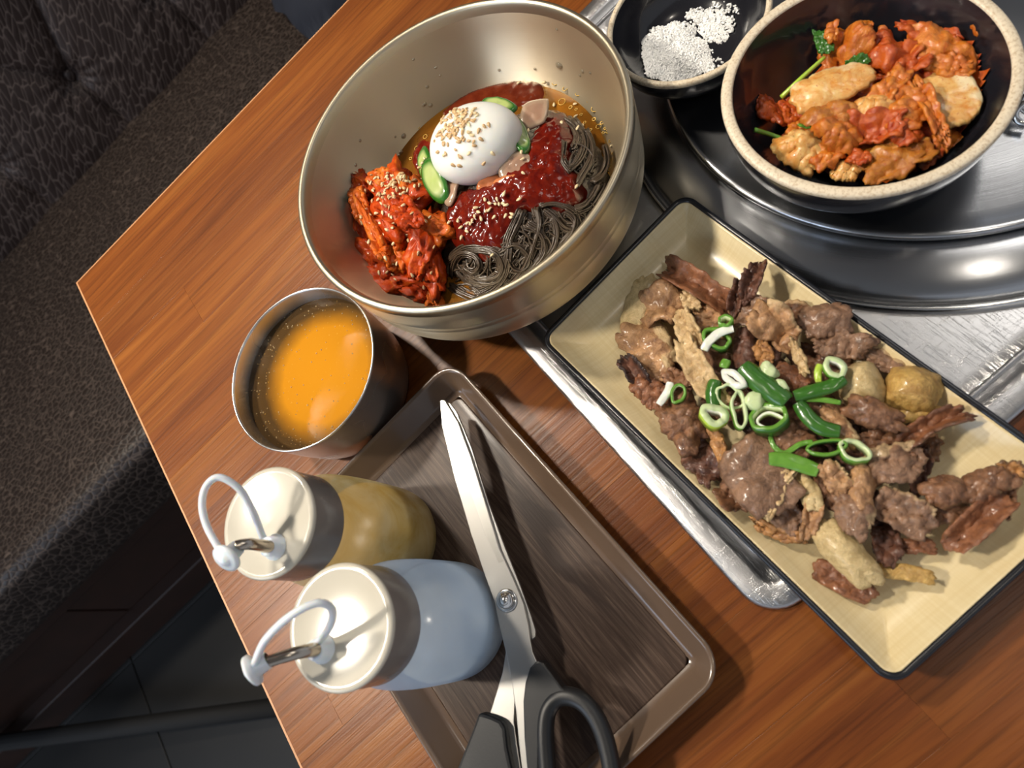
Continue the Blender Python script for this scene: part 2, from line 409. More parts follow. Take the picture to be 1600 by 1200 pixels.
# ------------------------------------------------------------------ vessels
BN = Vector((.0445, -.0022, 1)).normalized(); BC = Vector((.3206, -.2933, .085))
bb = BC - BN * .0825
bowl = thing('noodle_bowl', 'large pale bronze steel bowl of cold buckwheat noodles, tallest vessel on the table', 'bowl', bb)
inner = [(0, -.078), (.03, -.0768), (.05, -.0725), (.065, -.066), (.076, -.0575), (.0845, -.047), (.0915, -.034), (.0965, -.02), (.0995, -.006)]
outer = [(.1050, -.006), (.1047, -.0233), (.1042, -.0238), (.1046, -.0244), (.1045, -.0285), (.1040, -.0290), (.1044, -.0296), (.1036, -.043), (.1022, -.0475), (.096, -.055), (.080, -.069), (.060, -.0765), (.034, -.0805), (.0335, -.0825), (.031, -.0825), (.030, -.0805), (0, -.0805)]
def dens(p, k=4):
    s = spline([(a, 0, b) for a, b in p], k); return [(max(0, v.x), v.z) for v in s]
rimp = [(.0995, -.006), (.1008, -.0010), (.1017, .0004), (.1030, .0008), (.1043, .0005), (.1051, -.0006), (.1053, -.003), (.1050, -.006)]
mk('body', join(lathe(dens(inner), BC, 128, BN), lathe(outer, BC, 128, BN)), M['brass'], bowl)
mk('rim', lathe(dens(rimp, 3), BC, 128, BN), M['brass_rim'], bowl)

def drops(parent, pts):
    gs = []
    for u, v, s_ in pts:
        d = (CAM_M @ Vector(((u - 800) / FPX, -(v - 600) / FPX, -1))).normalized(); q = None
        for k in range(1400):        # march to the far inside wall of the bowl
            x = CAM_P + d * (.25 + k * .0003) - BC; h = x.dot(BN)
            if h > -.001: continue
            r0 = (x - BN * h); rr = next((a[0] + (b[0] - a[0]) * (h - a[1]) / (b[1] - a[1]) for a, b in zip(inner, inner[1:]) if a[1] <= h <= b[1]), .0995)
            if q is None:
                if r0.length < rr - .001: q = 0
            elif r0.length >= rr: q = BC + x; break
        if q: gs.append(lathe([(0, s_ * .55), (s_ * .55, s_ * .42), (s_ * .9, s_ * .15), (s_, -s_ * .1)], q, 10, -r0.normalized()))
    o = mk('water_drops', join(*gs), M['droplet'], parent); o['kind'] = 'stuff'
dm = N('water_drop'); dm.inp(Base_Color=(.55, .47, .33, 1), Roughness=.05, Metallic=.6, Alpha=.55, Coat_Weight=1.0); M['droplet'] = dm.m
drops(bowl, [(631, 213, .0022), (627, 238, .002), (664, 163, .0016), (673, 165, .0018), (668, 136, .0014), (662, 165, .0014), (556, 258, .0014), (569, 267, .0014), (624, 243, .0012), (563, 220, .0012), (618, 214, .001), (874, 103, .003), (906, 118, .0014), (910, 112, .0016), (922, 114, .0012), (780, 110, .0012), (836, 108, .0012), (870, 46, .001), (646, 93, .0011), (681, 106, .0012), (688, 118, .0011)])
cup = thing('steel_cup', 'small round stainless steel cup of orange broth between the noodle bowl and the sauce bottles', 'cup', (.1592, -.3059, 0))
cc = (.1592, -.3059, 0)
mk('body', lathe([(0, .0012), (.040, .0012), (.0465, .004), (.0497, .012), (.0516, .03), (.0526, .0535), (.0531, .0548), (.0537, .0552), (.0542, .0548), (.0543, .0538), (.0538, .052), (.0528, .03), (.0510, .012), (.0487, .004), (.045, .0008), (.041, 0), (0, .0002)], cc, 96), M['cupsteel'], cup)
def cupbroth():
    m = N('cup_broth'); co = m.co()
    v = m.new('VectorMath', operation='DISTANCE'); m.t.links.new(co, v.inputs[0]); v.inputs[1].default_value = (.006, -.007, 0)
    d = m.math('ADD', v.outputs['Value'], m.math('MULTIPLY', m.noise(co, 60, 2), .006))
    mid_fac = m.ramp(m.math('MULTIPLY', d, 20.0), [(.2, 1), (.70, .95), (1.0, 0.0)])  # orange in the middle, fading to brown at the edge
    c = m.mix(mid_fac, (.085, .046, .016), (.55, .225, .012))
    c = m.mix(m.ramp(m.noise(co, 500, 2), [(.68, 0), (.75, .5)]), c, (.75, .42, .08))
    m.inp(Base_Color=c, Roughness=.06, Specular_IOR_Level=.06, Alpha=m.math('MULTIPLY_ADD', mid_fac, .2)); m.b.inputs['Alpha'].links[0].from_node.inputs[2].default_value = .78
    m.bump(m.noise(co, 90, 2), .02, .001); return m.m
def disc(c, r, z, wob=0, n=96, rings=10, rf=None):
    V = [(c[0], c[1], z)]; F = []
    for j in range(1, rings + 1):
        for k in range(n):
            a = 2 * math.pi * k / n; rr = (rf(a) if rf else r) * j / rings
            V.append((c[0] + rr * math.cos(a), c[1] + rr * math.sin(a), z))
    for k in range(n): F.append((0, 1 + k, 1 + (k + 1) % n))
    for j in range(rings - 1):
        for k in range(n):
            a = 1 + j * n; l = (k + 1) % n; F.append((a + k, a + n + k, a + n + l, a + l))
    return V, F
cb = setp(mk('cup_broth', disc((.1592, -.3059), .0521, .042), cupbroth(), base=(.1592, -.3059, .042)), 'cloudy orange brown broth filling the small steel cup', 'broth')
def bubbles(name, parent, pts, mat, seed):
    r = random.Random(seed); gs = []
    for x, y, z, s in pts: gs.append(lathe([(0, s * .8), (s * .6, s * .55), (s * .95, s * .1), (s, -s * .2)], (x, y, z), 8))
    o = mk(name, join(*gs), mat, parent); o['kind'] = 'stuff'; return o
M['bubble'] = plain('bubble_film', (.75, .55, .28), .06, coat=.5, Alpha=.45)
r_ = random.Random(3); pts = []
for k in range(190):
    a = r_.uniform(0, 6.283); rr = .051 * (r_.random() ** .5) if k > 70 else r_.uniform(.040, .0515)
    pts.append((.1592 + rr * math.cos(a), -.3059 + rr * math.sin(a), .0421, r_.uniform(.0003, .0007)))
bubbles('bubbles', cb, pts, M['bubble'], 1)

def black_bowl(label, c, zb, zr, r, rw, tilt=(0, 0)):
    ax = Vector((tilt[0], tilt[1], 1)).normalized(); h = zr - zb; C_ = Vector((c[0], c[1], zr)); base = C_ - ax * h
    t = thing('black_bowl', label, 'bowl', base)
    ri = r - rw
    pr = [(0, -h + .0035), (ri * .45, -h + .0045), (ri * .70, -h * .72), (ri * .88, -h * .42), (ri * .97, -h * .14), (ri, -.0012)]
    po = [(r, -.002), (r * .985, -h * .25), (r * .93, -h * .5), (r * .80, -h * .75), (r * .58, -h * .95), (r * .53, -h), (0, -h + .0005)]
    mk('body', join(lathe(dens(pr, 4), C_, 96, ax), lathe(dens(po[:4], 4) + po[4:], C_, 96, ax)), M['bowl_black'], t)
    mk('rim', lathe(dens([(ri, -.0014), (ri + rw * .12, -.0002), (ri + rw * .5, .0003), (r - rw * .1, -.0002), (r + .0002, -.0016), (r, -.0032)], 3), C_, 96, ax), M['cream_rim'], t)
    return t
black_bowl('large black bowl with a speckled cream rim full of kimchi', (.4840, -.4322), .0199, .065, .0664, .0056, (.07, -.02))
black_bowl('small black bowl with a thin cream rim holding white salt', (.4700, -.3203), .0225, .055, .0468, .0034)

# ------------------------------------------------------------------ tray, bottles
TTH = .0437; ct, st_ = math.cos(TTH), math.sin(TTH)
def tl(x, y): return (x * ct - y * st_, x * st_ + y * ct)
tc = tl(.14025, -.48275)
tray = thing('serving_tray', 'brown plastic serving tray with wood grain floor under the bottles and scissors', 'tray', (*tc, 0))
mk('rim', rrloft(*tc, .153, .2347, .017, TTH, [(.0135, .0001), (.010, .0006), (.0022, .0165), (.0004, .0192), (.0004, .0200), (.0012, .0206), (.0026, .0204), (.0036, .0192), (.0105, .0062), (.0125, .0046), (.0150, .0040)], True), M['tray'], tray)
mk('tray_floor', rrloft(*tc, .153 - .0292, .2347 - .0292, .006, TTH, [(0, .0036), (.0002, .0043), (.001, .0044)], False, True), M['traywood'], tray)

def plast(name, ca, cb_, sc, alpha, rough=.3, trans=.5):
    m = N(name); co = m.co(); f = m.noise(co, sc, 4, .6, .6)
    c = m.mix(m.ramp(f, [(.35, 0), (.65, 1)]), ca, cb_)
    m.inp(Base_Color=c, Roughness=rough, Specular_IOR_Level=.45)
    tr = m.new('BsdfTranslucent'); m.put(tr.inputs[0], c)
    ms = m.new('MixShader'); ms.inputs[0].default_value = trans; m.t.links.new(m.b.outputs[0], ms.inputs[1]); m.t.links.new(tr.outputs[0], ms.inputs[2])
    tp = m.new('BsdfTransparent'); m2 = m.new('MixShader'); m2.inputs[0].default_value = 1 - alpha
    m.t.links.new(ms.outputs[0], m2.inputs[1]); m.t.links.new(tp.outputs[0], m2.inputs[2]); m.t.links.new(m2.outputs[0], m.out.inputs[0]); return m.m
def bottle(x, y, label, body_mat, liq, spath, strap, stop, stop_n):
    t = thing('sauce_bottle', label, 'bottle', (x, y, .0045))
    Z = .0045
    br = .0322
    prof = [(0, Z + .0005), (br - .006, Z), (br - .0015, Z + .002), (br, Z + .007), (br, Z + .030), (br - .0006, Z + .052), (.0300, Z + .072), (.0272, Z + .084), (.0252, Z + .094)]
    mk('body', lathe(dens(prof, 4), (x, y, 0), 72), body_mat, t)
    mk('cap_skirt', lathe([(.0252, .094), (.0264, .094), (.0266, .0945), (.0264, .1160)], (x, y, 0), 72), M['ivory_shade'], t)  # side of the ivory cap, coloured darker to stand for shade
    mk('cap', lathe([(.0264, .1160), (.0268, .1163), (.0269, .1172), (.0264, .1182), (.0252, .1188), (.0238, .1186), (.020, .1176), (.010, .1170), (0, .1168)], (x, y, 0), 72), M['ivory'], t)
    b = Vector(spath[0])
    mk('collar', lathe([(.0062, -.001), (.0062, .0012), (.0050, .0022), (.0046, .0058), (.0040, .0066), (.003, .0066)], b, 28), M['silicone'], t)
    sp = spline(spath, 8)
    mk('spout', tube(sp, [.0032 - .0008 * i / (len(sp) - 1) for i in range(len(sp))], 14), M['spout'], t)
    mk('strap', tube(spline(strap, 8), .00165, 10), M['silicone'], t)
    mk('stopper', lathe([(0, .0026), (.0020, .0025), (.0026, .0014), (.0050, .0012), (.0066, .0004), (.0066, -.0012), (.0040, -.0018), (.0036, -.0075), (.0030, -.0078)], stop, 28, stop_n), M['silicone'], t)
    return t
m1 = plast('bottle_film_yellow', (.66, .50, .13), (.86, .80, .52), 38, .50)
m2 = plast('bottle_film_blue', (.64, .78, .97), (.72, .84, .98), 20, .66)
B1 = (.1287, -.4150); B2 = (.1355, -.4795)
bottle(*B1, 'squeeze bottle of mustard with a cream cap, nearer the steel cup', m1, None,
       [P(431, 855, .117), P(420, 854, .1235), P(404, 852, .131), P(388, 850, .137), P(368, 853, .1405)],
       [P(412, 842, .1215), P(407, 830, .1245), P(397.5, 804.5, .131), P(378, 769, .140), P(355, 750, .146), P(336, 747, .149), P(320.5, 763, .150), P(316, 791.5, .149), P(324, 824, .147), P(345, 862, .144)],
       P(353, 873, .1435), (-.45, -.50, .75))
bottle(*B2, 'squeeze bottle of clear vinegar with a cream cap, beside the scissors pivot', m2, None,
       [P(505, 1014, .117), P(492, 1015, .124), P(474, 1018, .130), P(450, 1024, .1345), P(412, 1036, .138)],
       [P(481, 1011, .1215), P(501, 999, .124), P(516, 977, .130), P(520, 957, .136), P(511, 945, .141), P(492, 943, .145), P(462, 957, .148), P(433, 980, .148), P(411, 1006, .145), P(397, 1040, .141)],
       P(393, 1048, .1395), (-.85, .05, .25))
def liquid(c, ztop, rr): return lathe(dens([(0, .0062), (rr - .006, .0060), (rr - .0018, .0078), (rr - .0006, .0125), (rr - .0006, ztop)], 3) + [(0, ztop + .0004)], (*c, 0), 64)
setp(mk('mustard', liquid(B1, .040, .0316), plain('mustard', (.50, .32, .10), .35, nscale=40), base=(*B1, .006)), 'tan mustard in the bottom of the bottle nearer the steel cup', 'sauce')
setp(mk('vinegar', liquid(B2, .034, .0316), plain('vinegar', (.80, .84, .82), .2, nscale=40), base=(*B2, .006)), 'pale vinegar in the bottom of the bottle beside the scissors', 'sauce')

# ------------------------------------------------------------------ scissors
sc_ = thing('kitchen_scissors', 'long steel kitchen scissors with black plastic handles lying across the tray', 'scissors', P(792, 938, .021))
tipw = P(700, 628, .0215); hndw = P(850, 1200, .0215); dv = (hndw - tipw); dl = dv.length; dv.normalize()
def sz(x, y):
    k = ((x - tipw.x) * dv.x + (y - tipw.y) * dv.y) / dl
    return .0212 + .0012 * k
def pxpoly(pts, z0, z1, zz=.0225):
    pl = [(P(u, v, zz).x, P(u, v, zz).y) for u, v in pts]
    return extrude(pl, lambda x, y: sz(x, y) + z0, lambda x, y: sz(x, y) + z1)
up = [(690.4, 628), (694, 626.5), (698.4, 627), (719, 661), (739, 714), (763, 789), (784, 858), (806, 906), (822, 944), (829, 975), (832, 997), (836, 1018), (843, 1034), (838, 1045), (828, 1080), (826, 1120), (828, 1160), (834, 1215), (822, 1215), (815, 1160), (810.7, 1112), (805, 1072), (798.7, 1040), (793, 1012), (785, 981), (776, 939), (764, 906.7), (740, 837), (713, 747), (693.6, 667)]
lo = [(696, 628), (704, 630), (714, 643), (738, 700), (764, 785), (791, 858), (814, 915), (831, 962), (838, 985), (838, 995), (833, 1000), (822, 975), (806, 985), (800, 1020), (800, 1045), (806, 1075), (806.5, 1093), (805, 1128), (810.7, 1168), (818, 1215), (804, 1215), (798, 1150), (780, 1130), (764, 1124), (768, 1112), (786.7, 1051), (793, 1011), (780, 935), (750, 840), (715, 730), (698, 660)]
b1 = mk('blade', pxpoly(up, .0022, .0042), M['blade'], sc_, smooth=False, bevel=.0004)
b2 = mk('blade', pxpoly(lo, .0000, .0020), M['blade'], sc_, smooth=False, bevel=.0004)
fac = [(693.5, 629), (698, 628.5), (718, 662), (738, 715), (762, 790), (783, 859), (790, 876), (784, 880), (768, 850), (748, 795), (726, 735), (706, 672)]
mk('ground_edge', pxpoly(fac, .0041, .00435), M['edge'], b1, smooth=False)
pv = P(792, 938, .026); pz = sz(pv.x, pv.y)
mk('pivot_washer', lathe([(.0061, .0040), (.0061, .0048), (.0056, .0053), (.0042, .0053), (.0040, .0050)], (pv.x, pv.y, pz), 32), M['chrome'], sc_)
mk('pivot_screw', lathe([(.0044, .0048), (.0044, .0064), (.0036, .0074), (.0027, .0076), (.0026, .0083), (.0016, .0090), (0, .0092)], (pv.x, pv.y, pz), 32), M['chrome'], sc_)
h1 = [(845, 1031), (851, 1031), (858.7, 1037), (872, 1055), (885, 1072), (906, 1085), (900, 1094), (882, 1092), (866, 1100), (855, 1115), (851, 1140), (850, 1215), (833, 1215), (826.7, 1147), (825, 1093), (828, 1065), (835, 1042)]
ha = mk('handle', pxpoly(h1, -.0008, .0078), M['black_plastic'], sc_, bevel=.0016, smooth=False)
ringpx = [(872, 1090), (892, 1088), (913, 1098), (931, 1120), (945, 1152), (955, 1195), (961, 1250), (950, 1300), (915, 1320), (880, 1300), (862, 1250), (855, 1195), (852, 1140), (857, 1108)]
rp = [P(u, v, .026) for u, v in ringpx]; rp = [Vector((q.x, q.y, sz(q.x, q.y) + .0042)) for q in rp]
mk('finger_loop', tube(spline(rp, 6, True), .0046, 14, True), M['black_plastic'], ha)
h2 = [(756, 1111), (765, 1112.5), (778, 1117), (790, 1123), (797, 1134), (800, 1163), (808, 1200), (812, 1245), (760, 1262), (705, 1250), (722, 1200), (744, 1144)]
hb = mk('handle', pxpoly(h2, -.0008, .0074), M['black_plastic'], sc_, bevel=.0016, smooth=False)
rp = [P(u, v, .026) for u, v in [(800, 1225), (806, 1270), (800, 1330), (765, 1370), (715, 1365), (690, 1320), (700, 1265), (715, 1225), (755, 1235)]]; rp = [Vector((q.x, q.y, sz(q.x, q.y) + .0042)) for q in rp]
mk('finger_loop', tube(spline(rp, 6, True), .0046, 14, True), M['black_plastic'], hb)

# ------------------------------------------------------------------ meat plate
PTH = .0435; cp, sp_ = math.cos(PTH), math.sin(PTH)
pc = (.32325 * cp + .526 * sp_, .32325 * sp_ - .526 * cp)
plate = thing('meat_plate', 'long cream rectangular plate with black rim holding grilled pork', 'plate', (*pc, .0046))
mk('rim', rrloft(*pc, .1205, .2438, .0095, PTH, [(.010, .0052), (.0055, .0046), (.0008, .0215), (0, .0240), (.0003, .0250), (.0012, .0255), (.0026, .0253), (.0032, .0246), (.0036, .0235)], True), M['plate_black'], plate)
mk('dish', rrloft(*pc, .1205, .2438, .0095, PTH, [(.0030, .0242), (.0036, .0245), (.0044, .0240), (.0095, .0180), (.0165, .0132), (.021, .0118), (.0245, .0113), (.0265, .0112)], False, True), M['cream'], plate)
# ------------------------------------------------------------------ food materials
def meat_mat(name, lean, lean2, fat, char):
    m = N(name); co = m.co(rnd=True); f = m.noise(co, 150, 6, .72, .8); g = m.noise(co, 620, 4, .7)
    big = m.noise(co, 55, 3, .5, .4)
    c = m.ramp(f, [(.36, tuple(x * .8 for x in lean2)), (.57, lean), (.75, tuple(min(1, x * 1.3 + .02) for x in lean))])
    fa = m.math('ADD', m.attr('fat'), m.math('MULTIPLY_ADD', big, .9)); fa.node.inputs[1].links[0].from_node.inputs[2].default_value = -.45
    c = m.mix(m.ramp(fa, [(.45, 0), (.62, 1)]), c, fat)
    c = m.mix(m.math('MULTIPLY', m.ramp(g, [(.5, 0), (.7, 1)]), .3), c, tuple(x * .5 for x in lean2))
    ca = m.math('ADD', m.attr('char'), m.math('MULTIPLY_ADD', f, .8)); ca.node.inputs[1].links[0].from_node.inputs[2].default_value = -.4
    c = m.mix(m.ramp(ca, [(.5, 0), (.85, .92)]), c, char)
    m.inp(Base_Color=c, Roughness=.40, Subsurface_Weight=.05, Subsurface_Radius=(.6, .25, .15), Subsurface_Scale=.003, Coat_Weight=.3, Coat_Roughness=.16)
    m.bump(m.math('ADD', m.math('MULTIPLY', g, .6), f), .8, .0014); return m.m
CH = (.035, .014, .008)
MEAT = {
    'brown': meat_mat('pork_brown', (.27, .125, .058), (.13, .054, .026), (.47, .30, .14), CH),
    'grey': meat_mat('pork_greyish', (.29, .158, .090), (.16, .080, .044), (.47, .32, .17), CH),
    'dark': meat_mat('pork_dark', (.145, .055, .029), (.065, .024, .014), (.31, .17, .08), (.02, .008, .006)),
    'red': meat_mat('pork_reddish', (.30, .115, .046), (.17, .058, .024), (.47, .26, .11), CH),
    'tan': meat_mat('pork_tan', (.50, .275, .125), (.31, .145, .064), (.62, .44, .23), CH),
    'orange': meat_mat('pork_golden', (.50, .24, .075), (.30, .125, .04), (.62, .40, .17), CH),
    'fat': meat_mat('pork_fat', (.66, .465, .235), (.54, .34, .15), (.72, .55, .31), (.12, .05, .02)),
    'onion': meat_mat('cooked_onion', (.66, .50, .25), (.58, .41, .175), (.70, .57, .34), (.10, .045, .015)),
    'golden': meat_mat('browned_onion', (.56, .35, .10), (.42, .22, .05), (.64, .46, .2), (.07, .03, .012)),
}
def sheet(L, Wd, th, seed, curl=0.0, fold=0.0, ripple=.35, bend=0.0, nu=34, nv=20, irr=.36, dome=0.0, fatside=0.0, char=0.0):
    """an irregular thin slice: L long, Wd wide, th thick. fold = radians the long way is rolled, curl = edge lift, bend = in-plane bow. Returns geo, fat, char"""
    o = seed * 7.31
    P_ = np.zeros((nv, nu, 3)); fa = np.zeros((nv, nu)); ch = np.zeros((nv, nu))
    for j in range(nv):
        for i in range(nu):
            s = i / (nu - 1) * 2 - 1; t = j / (nv - 1) * 2 - 1
            # rounded square with an irregular edge
            m_ = max(abs(s), abs(t)); q = math.hypot(s, t)
            k = 1.0 if q == 0 else (m_ / q) ** .55
            a = math.atan2(t, s)
            e = 1 + irr * (nz(math.cos(a) * 1.4 + o, math.sin(a) * 1.4, o) + .5 * nz(math.cos(a) * 3.7 + o, math.sin(a) * 3.7, o + 5) + .3 * nz(math.cos(a) * 9 + o, math.sin(a) * 9, o + 1)) * m_
            x = s * k * e * L / 2; y = t * k * e * Wd / 2
            z = ripple * Wd * .55 * (nz(x * 55 + o, y * 55, o + 3) + .5 * nz(x * 140 + o, y * 140, o + 9)) + min(1, ripple * 2.2) * .0016 * (nz(x * 330 + o, y * 330, o + 2) + .6 * (1 - 2 * abs(nz(x * 260 + o, y * 260, o + 6))) + .4 * nz(x * 800, y * 800 + o, o))
            z += curl * Wd * (y / (Wd / 2)) ** 2 * .5 + dome * Wd * (1 - m_ ** 2) * .5
            if bend:
                R = L / bend; aa = x / R; x, y = (R - y) * math.sin(aa), R - (R - y) * math.cos(aa)
            if fold:
                R = L / fold; aa = x / R; x, z = (R + z) * math.sin(aa), (R + z) * math.cos(aa) - R
            P_[j, i] = (x, y, z)
            fa[j, i] = fatside * sstep(.15, .85, t + .5 * nz(s * 2 + o, t * 2, 1)) + .18 * sstep(.8, 1, m_)
            ch[j, i] = char * sstep(.55, 1.0, m_ + .35 * nz(s * 2.3 + o, t * 2.3, 7))
    du = np.gradient(P_, axis=1); dv_ = np.gradient(P_, axis=0); nn = np.cross(du, dv_); nn /= np.linalg.norm(nn, axis=2, keepdims=True) + 1e-12
    edge = np.ones((nv, nu)); edge[0] = edge[-1] = .25; edge[:, 0] = edge[:, -1] = .25
    A = P_ + nn * (th / 2) * edge[..., None]; B = P_ - nn * (th / 2) * edge[..., None]
    V = [tuple(v) for v in A.reshape(-1, 3)] + [tuple(v) for v in B.reshape(-1, 3)]; n = nu * nv; F = []
    for j in range(nv - 1):
        for i in range(nu - 1):
            a = j * nu + i; F.append((a, a + 1, a + nu + 1, a + nu)); F.append((n + a, n + a + nu, n + a + nu + 1, n + a + 1))
    bd = [i for i in range(nu)] + [j * nu + nu - 1 for j in range(1, nv)] + [(nv - 1) * nu + i for i in range(nu - 2, -1, -1)] + [j * nu for j in range(nv - 2, 0, -1)]
    for k in range(len(bd)):
        a, b = bd[k], bd[(k + 1) % len(bd)]; F.append((a, n + a, n + b, b))
    return (V, F), np.concatenate([fa.ravel()] * 2), np.concatenate([ch.ravel()] * 2)
def frame_at(u, v, z, Lpx, Wpx, deg):
    """centre, x-axis, y-axis, lengths for a piece that covers Lpx by Wpx pixels at pixel (u, v) with its long side at deg (clockwise on the picture)"""
    c = P(u, v, z); a = math.radians(deg)
    e = P(u + math.cos(a), v + math.sin(a), z) - P(u - math.cos(a), v - math.sin(a), z)
    f = P(u + math.sin(a), v - math.cos(a), z) - P(u - math.sin(a), v + math.cos(a), z)
    X = e.normalized(); Zv = Vector((0, 0, 1)); Y = Zv.cross(X)
    return c, X, Y, e.length / 2 * Lpx, abs(f.dot(Y)) / 2 * Wpx
def put(name, label, cat, group, u, v, z, Lpx, Wpx, deg, mat, seed, th=.0018, roll=0, pitch=0, parent=None, clip=None, **kw):
    c, X, Y, L, Wd = frame_at(u, v, z, Lpx, Wpx, deg)
    geo, fa, ch = sheet(L, Wd, th, seed, **kw)
    R = Matrix((X, Y, Vector((0, 0, 1)))).transposed() @ Euler((math.radians(roll), math.radians(pitch), 0)).to_matrix()
    vs = [c + R @ Vector(q) for q in geo[0]]
    if clip: vs = [clip(q) for q in vs]
    o = mk(name, (vs, geo[1]), mat, parent, base=(c.x, c.y, min(q.z for q in vs)))
    for nm, arr in (('fat', fa), ('char', ch)):
        at = o.data.attributes.new(nm, 'FLOAT', 'POINT'); at.data.foreach_set('value', arr.astype(np.float32))
    if label: setp(o, label, cat, group)
    return o

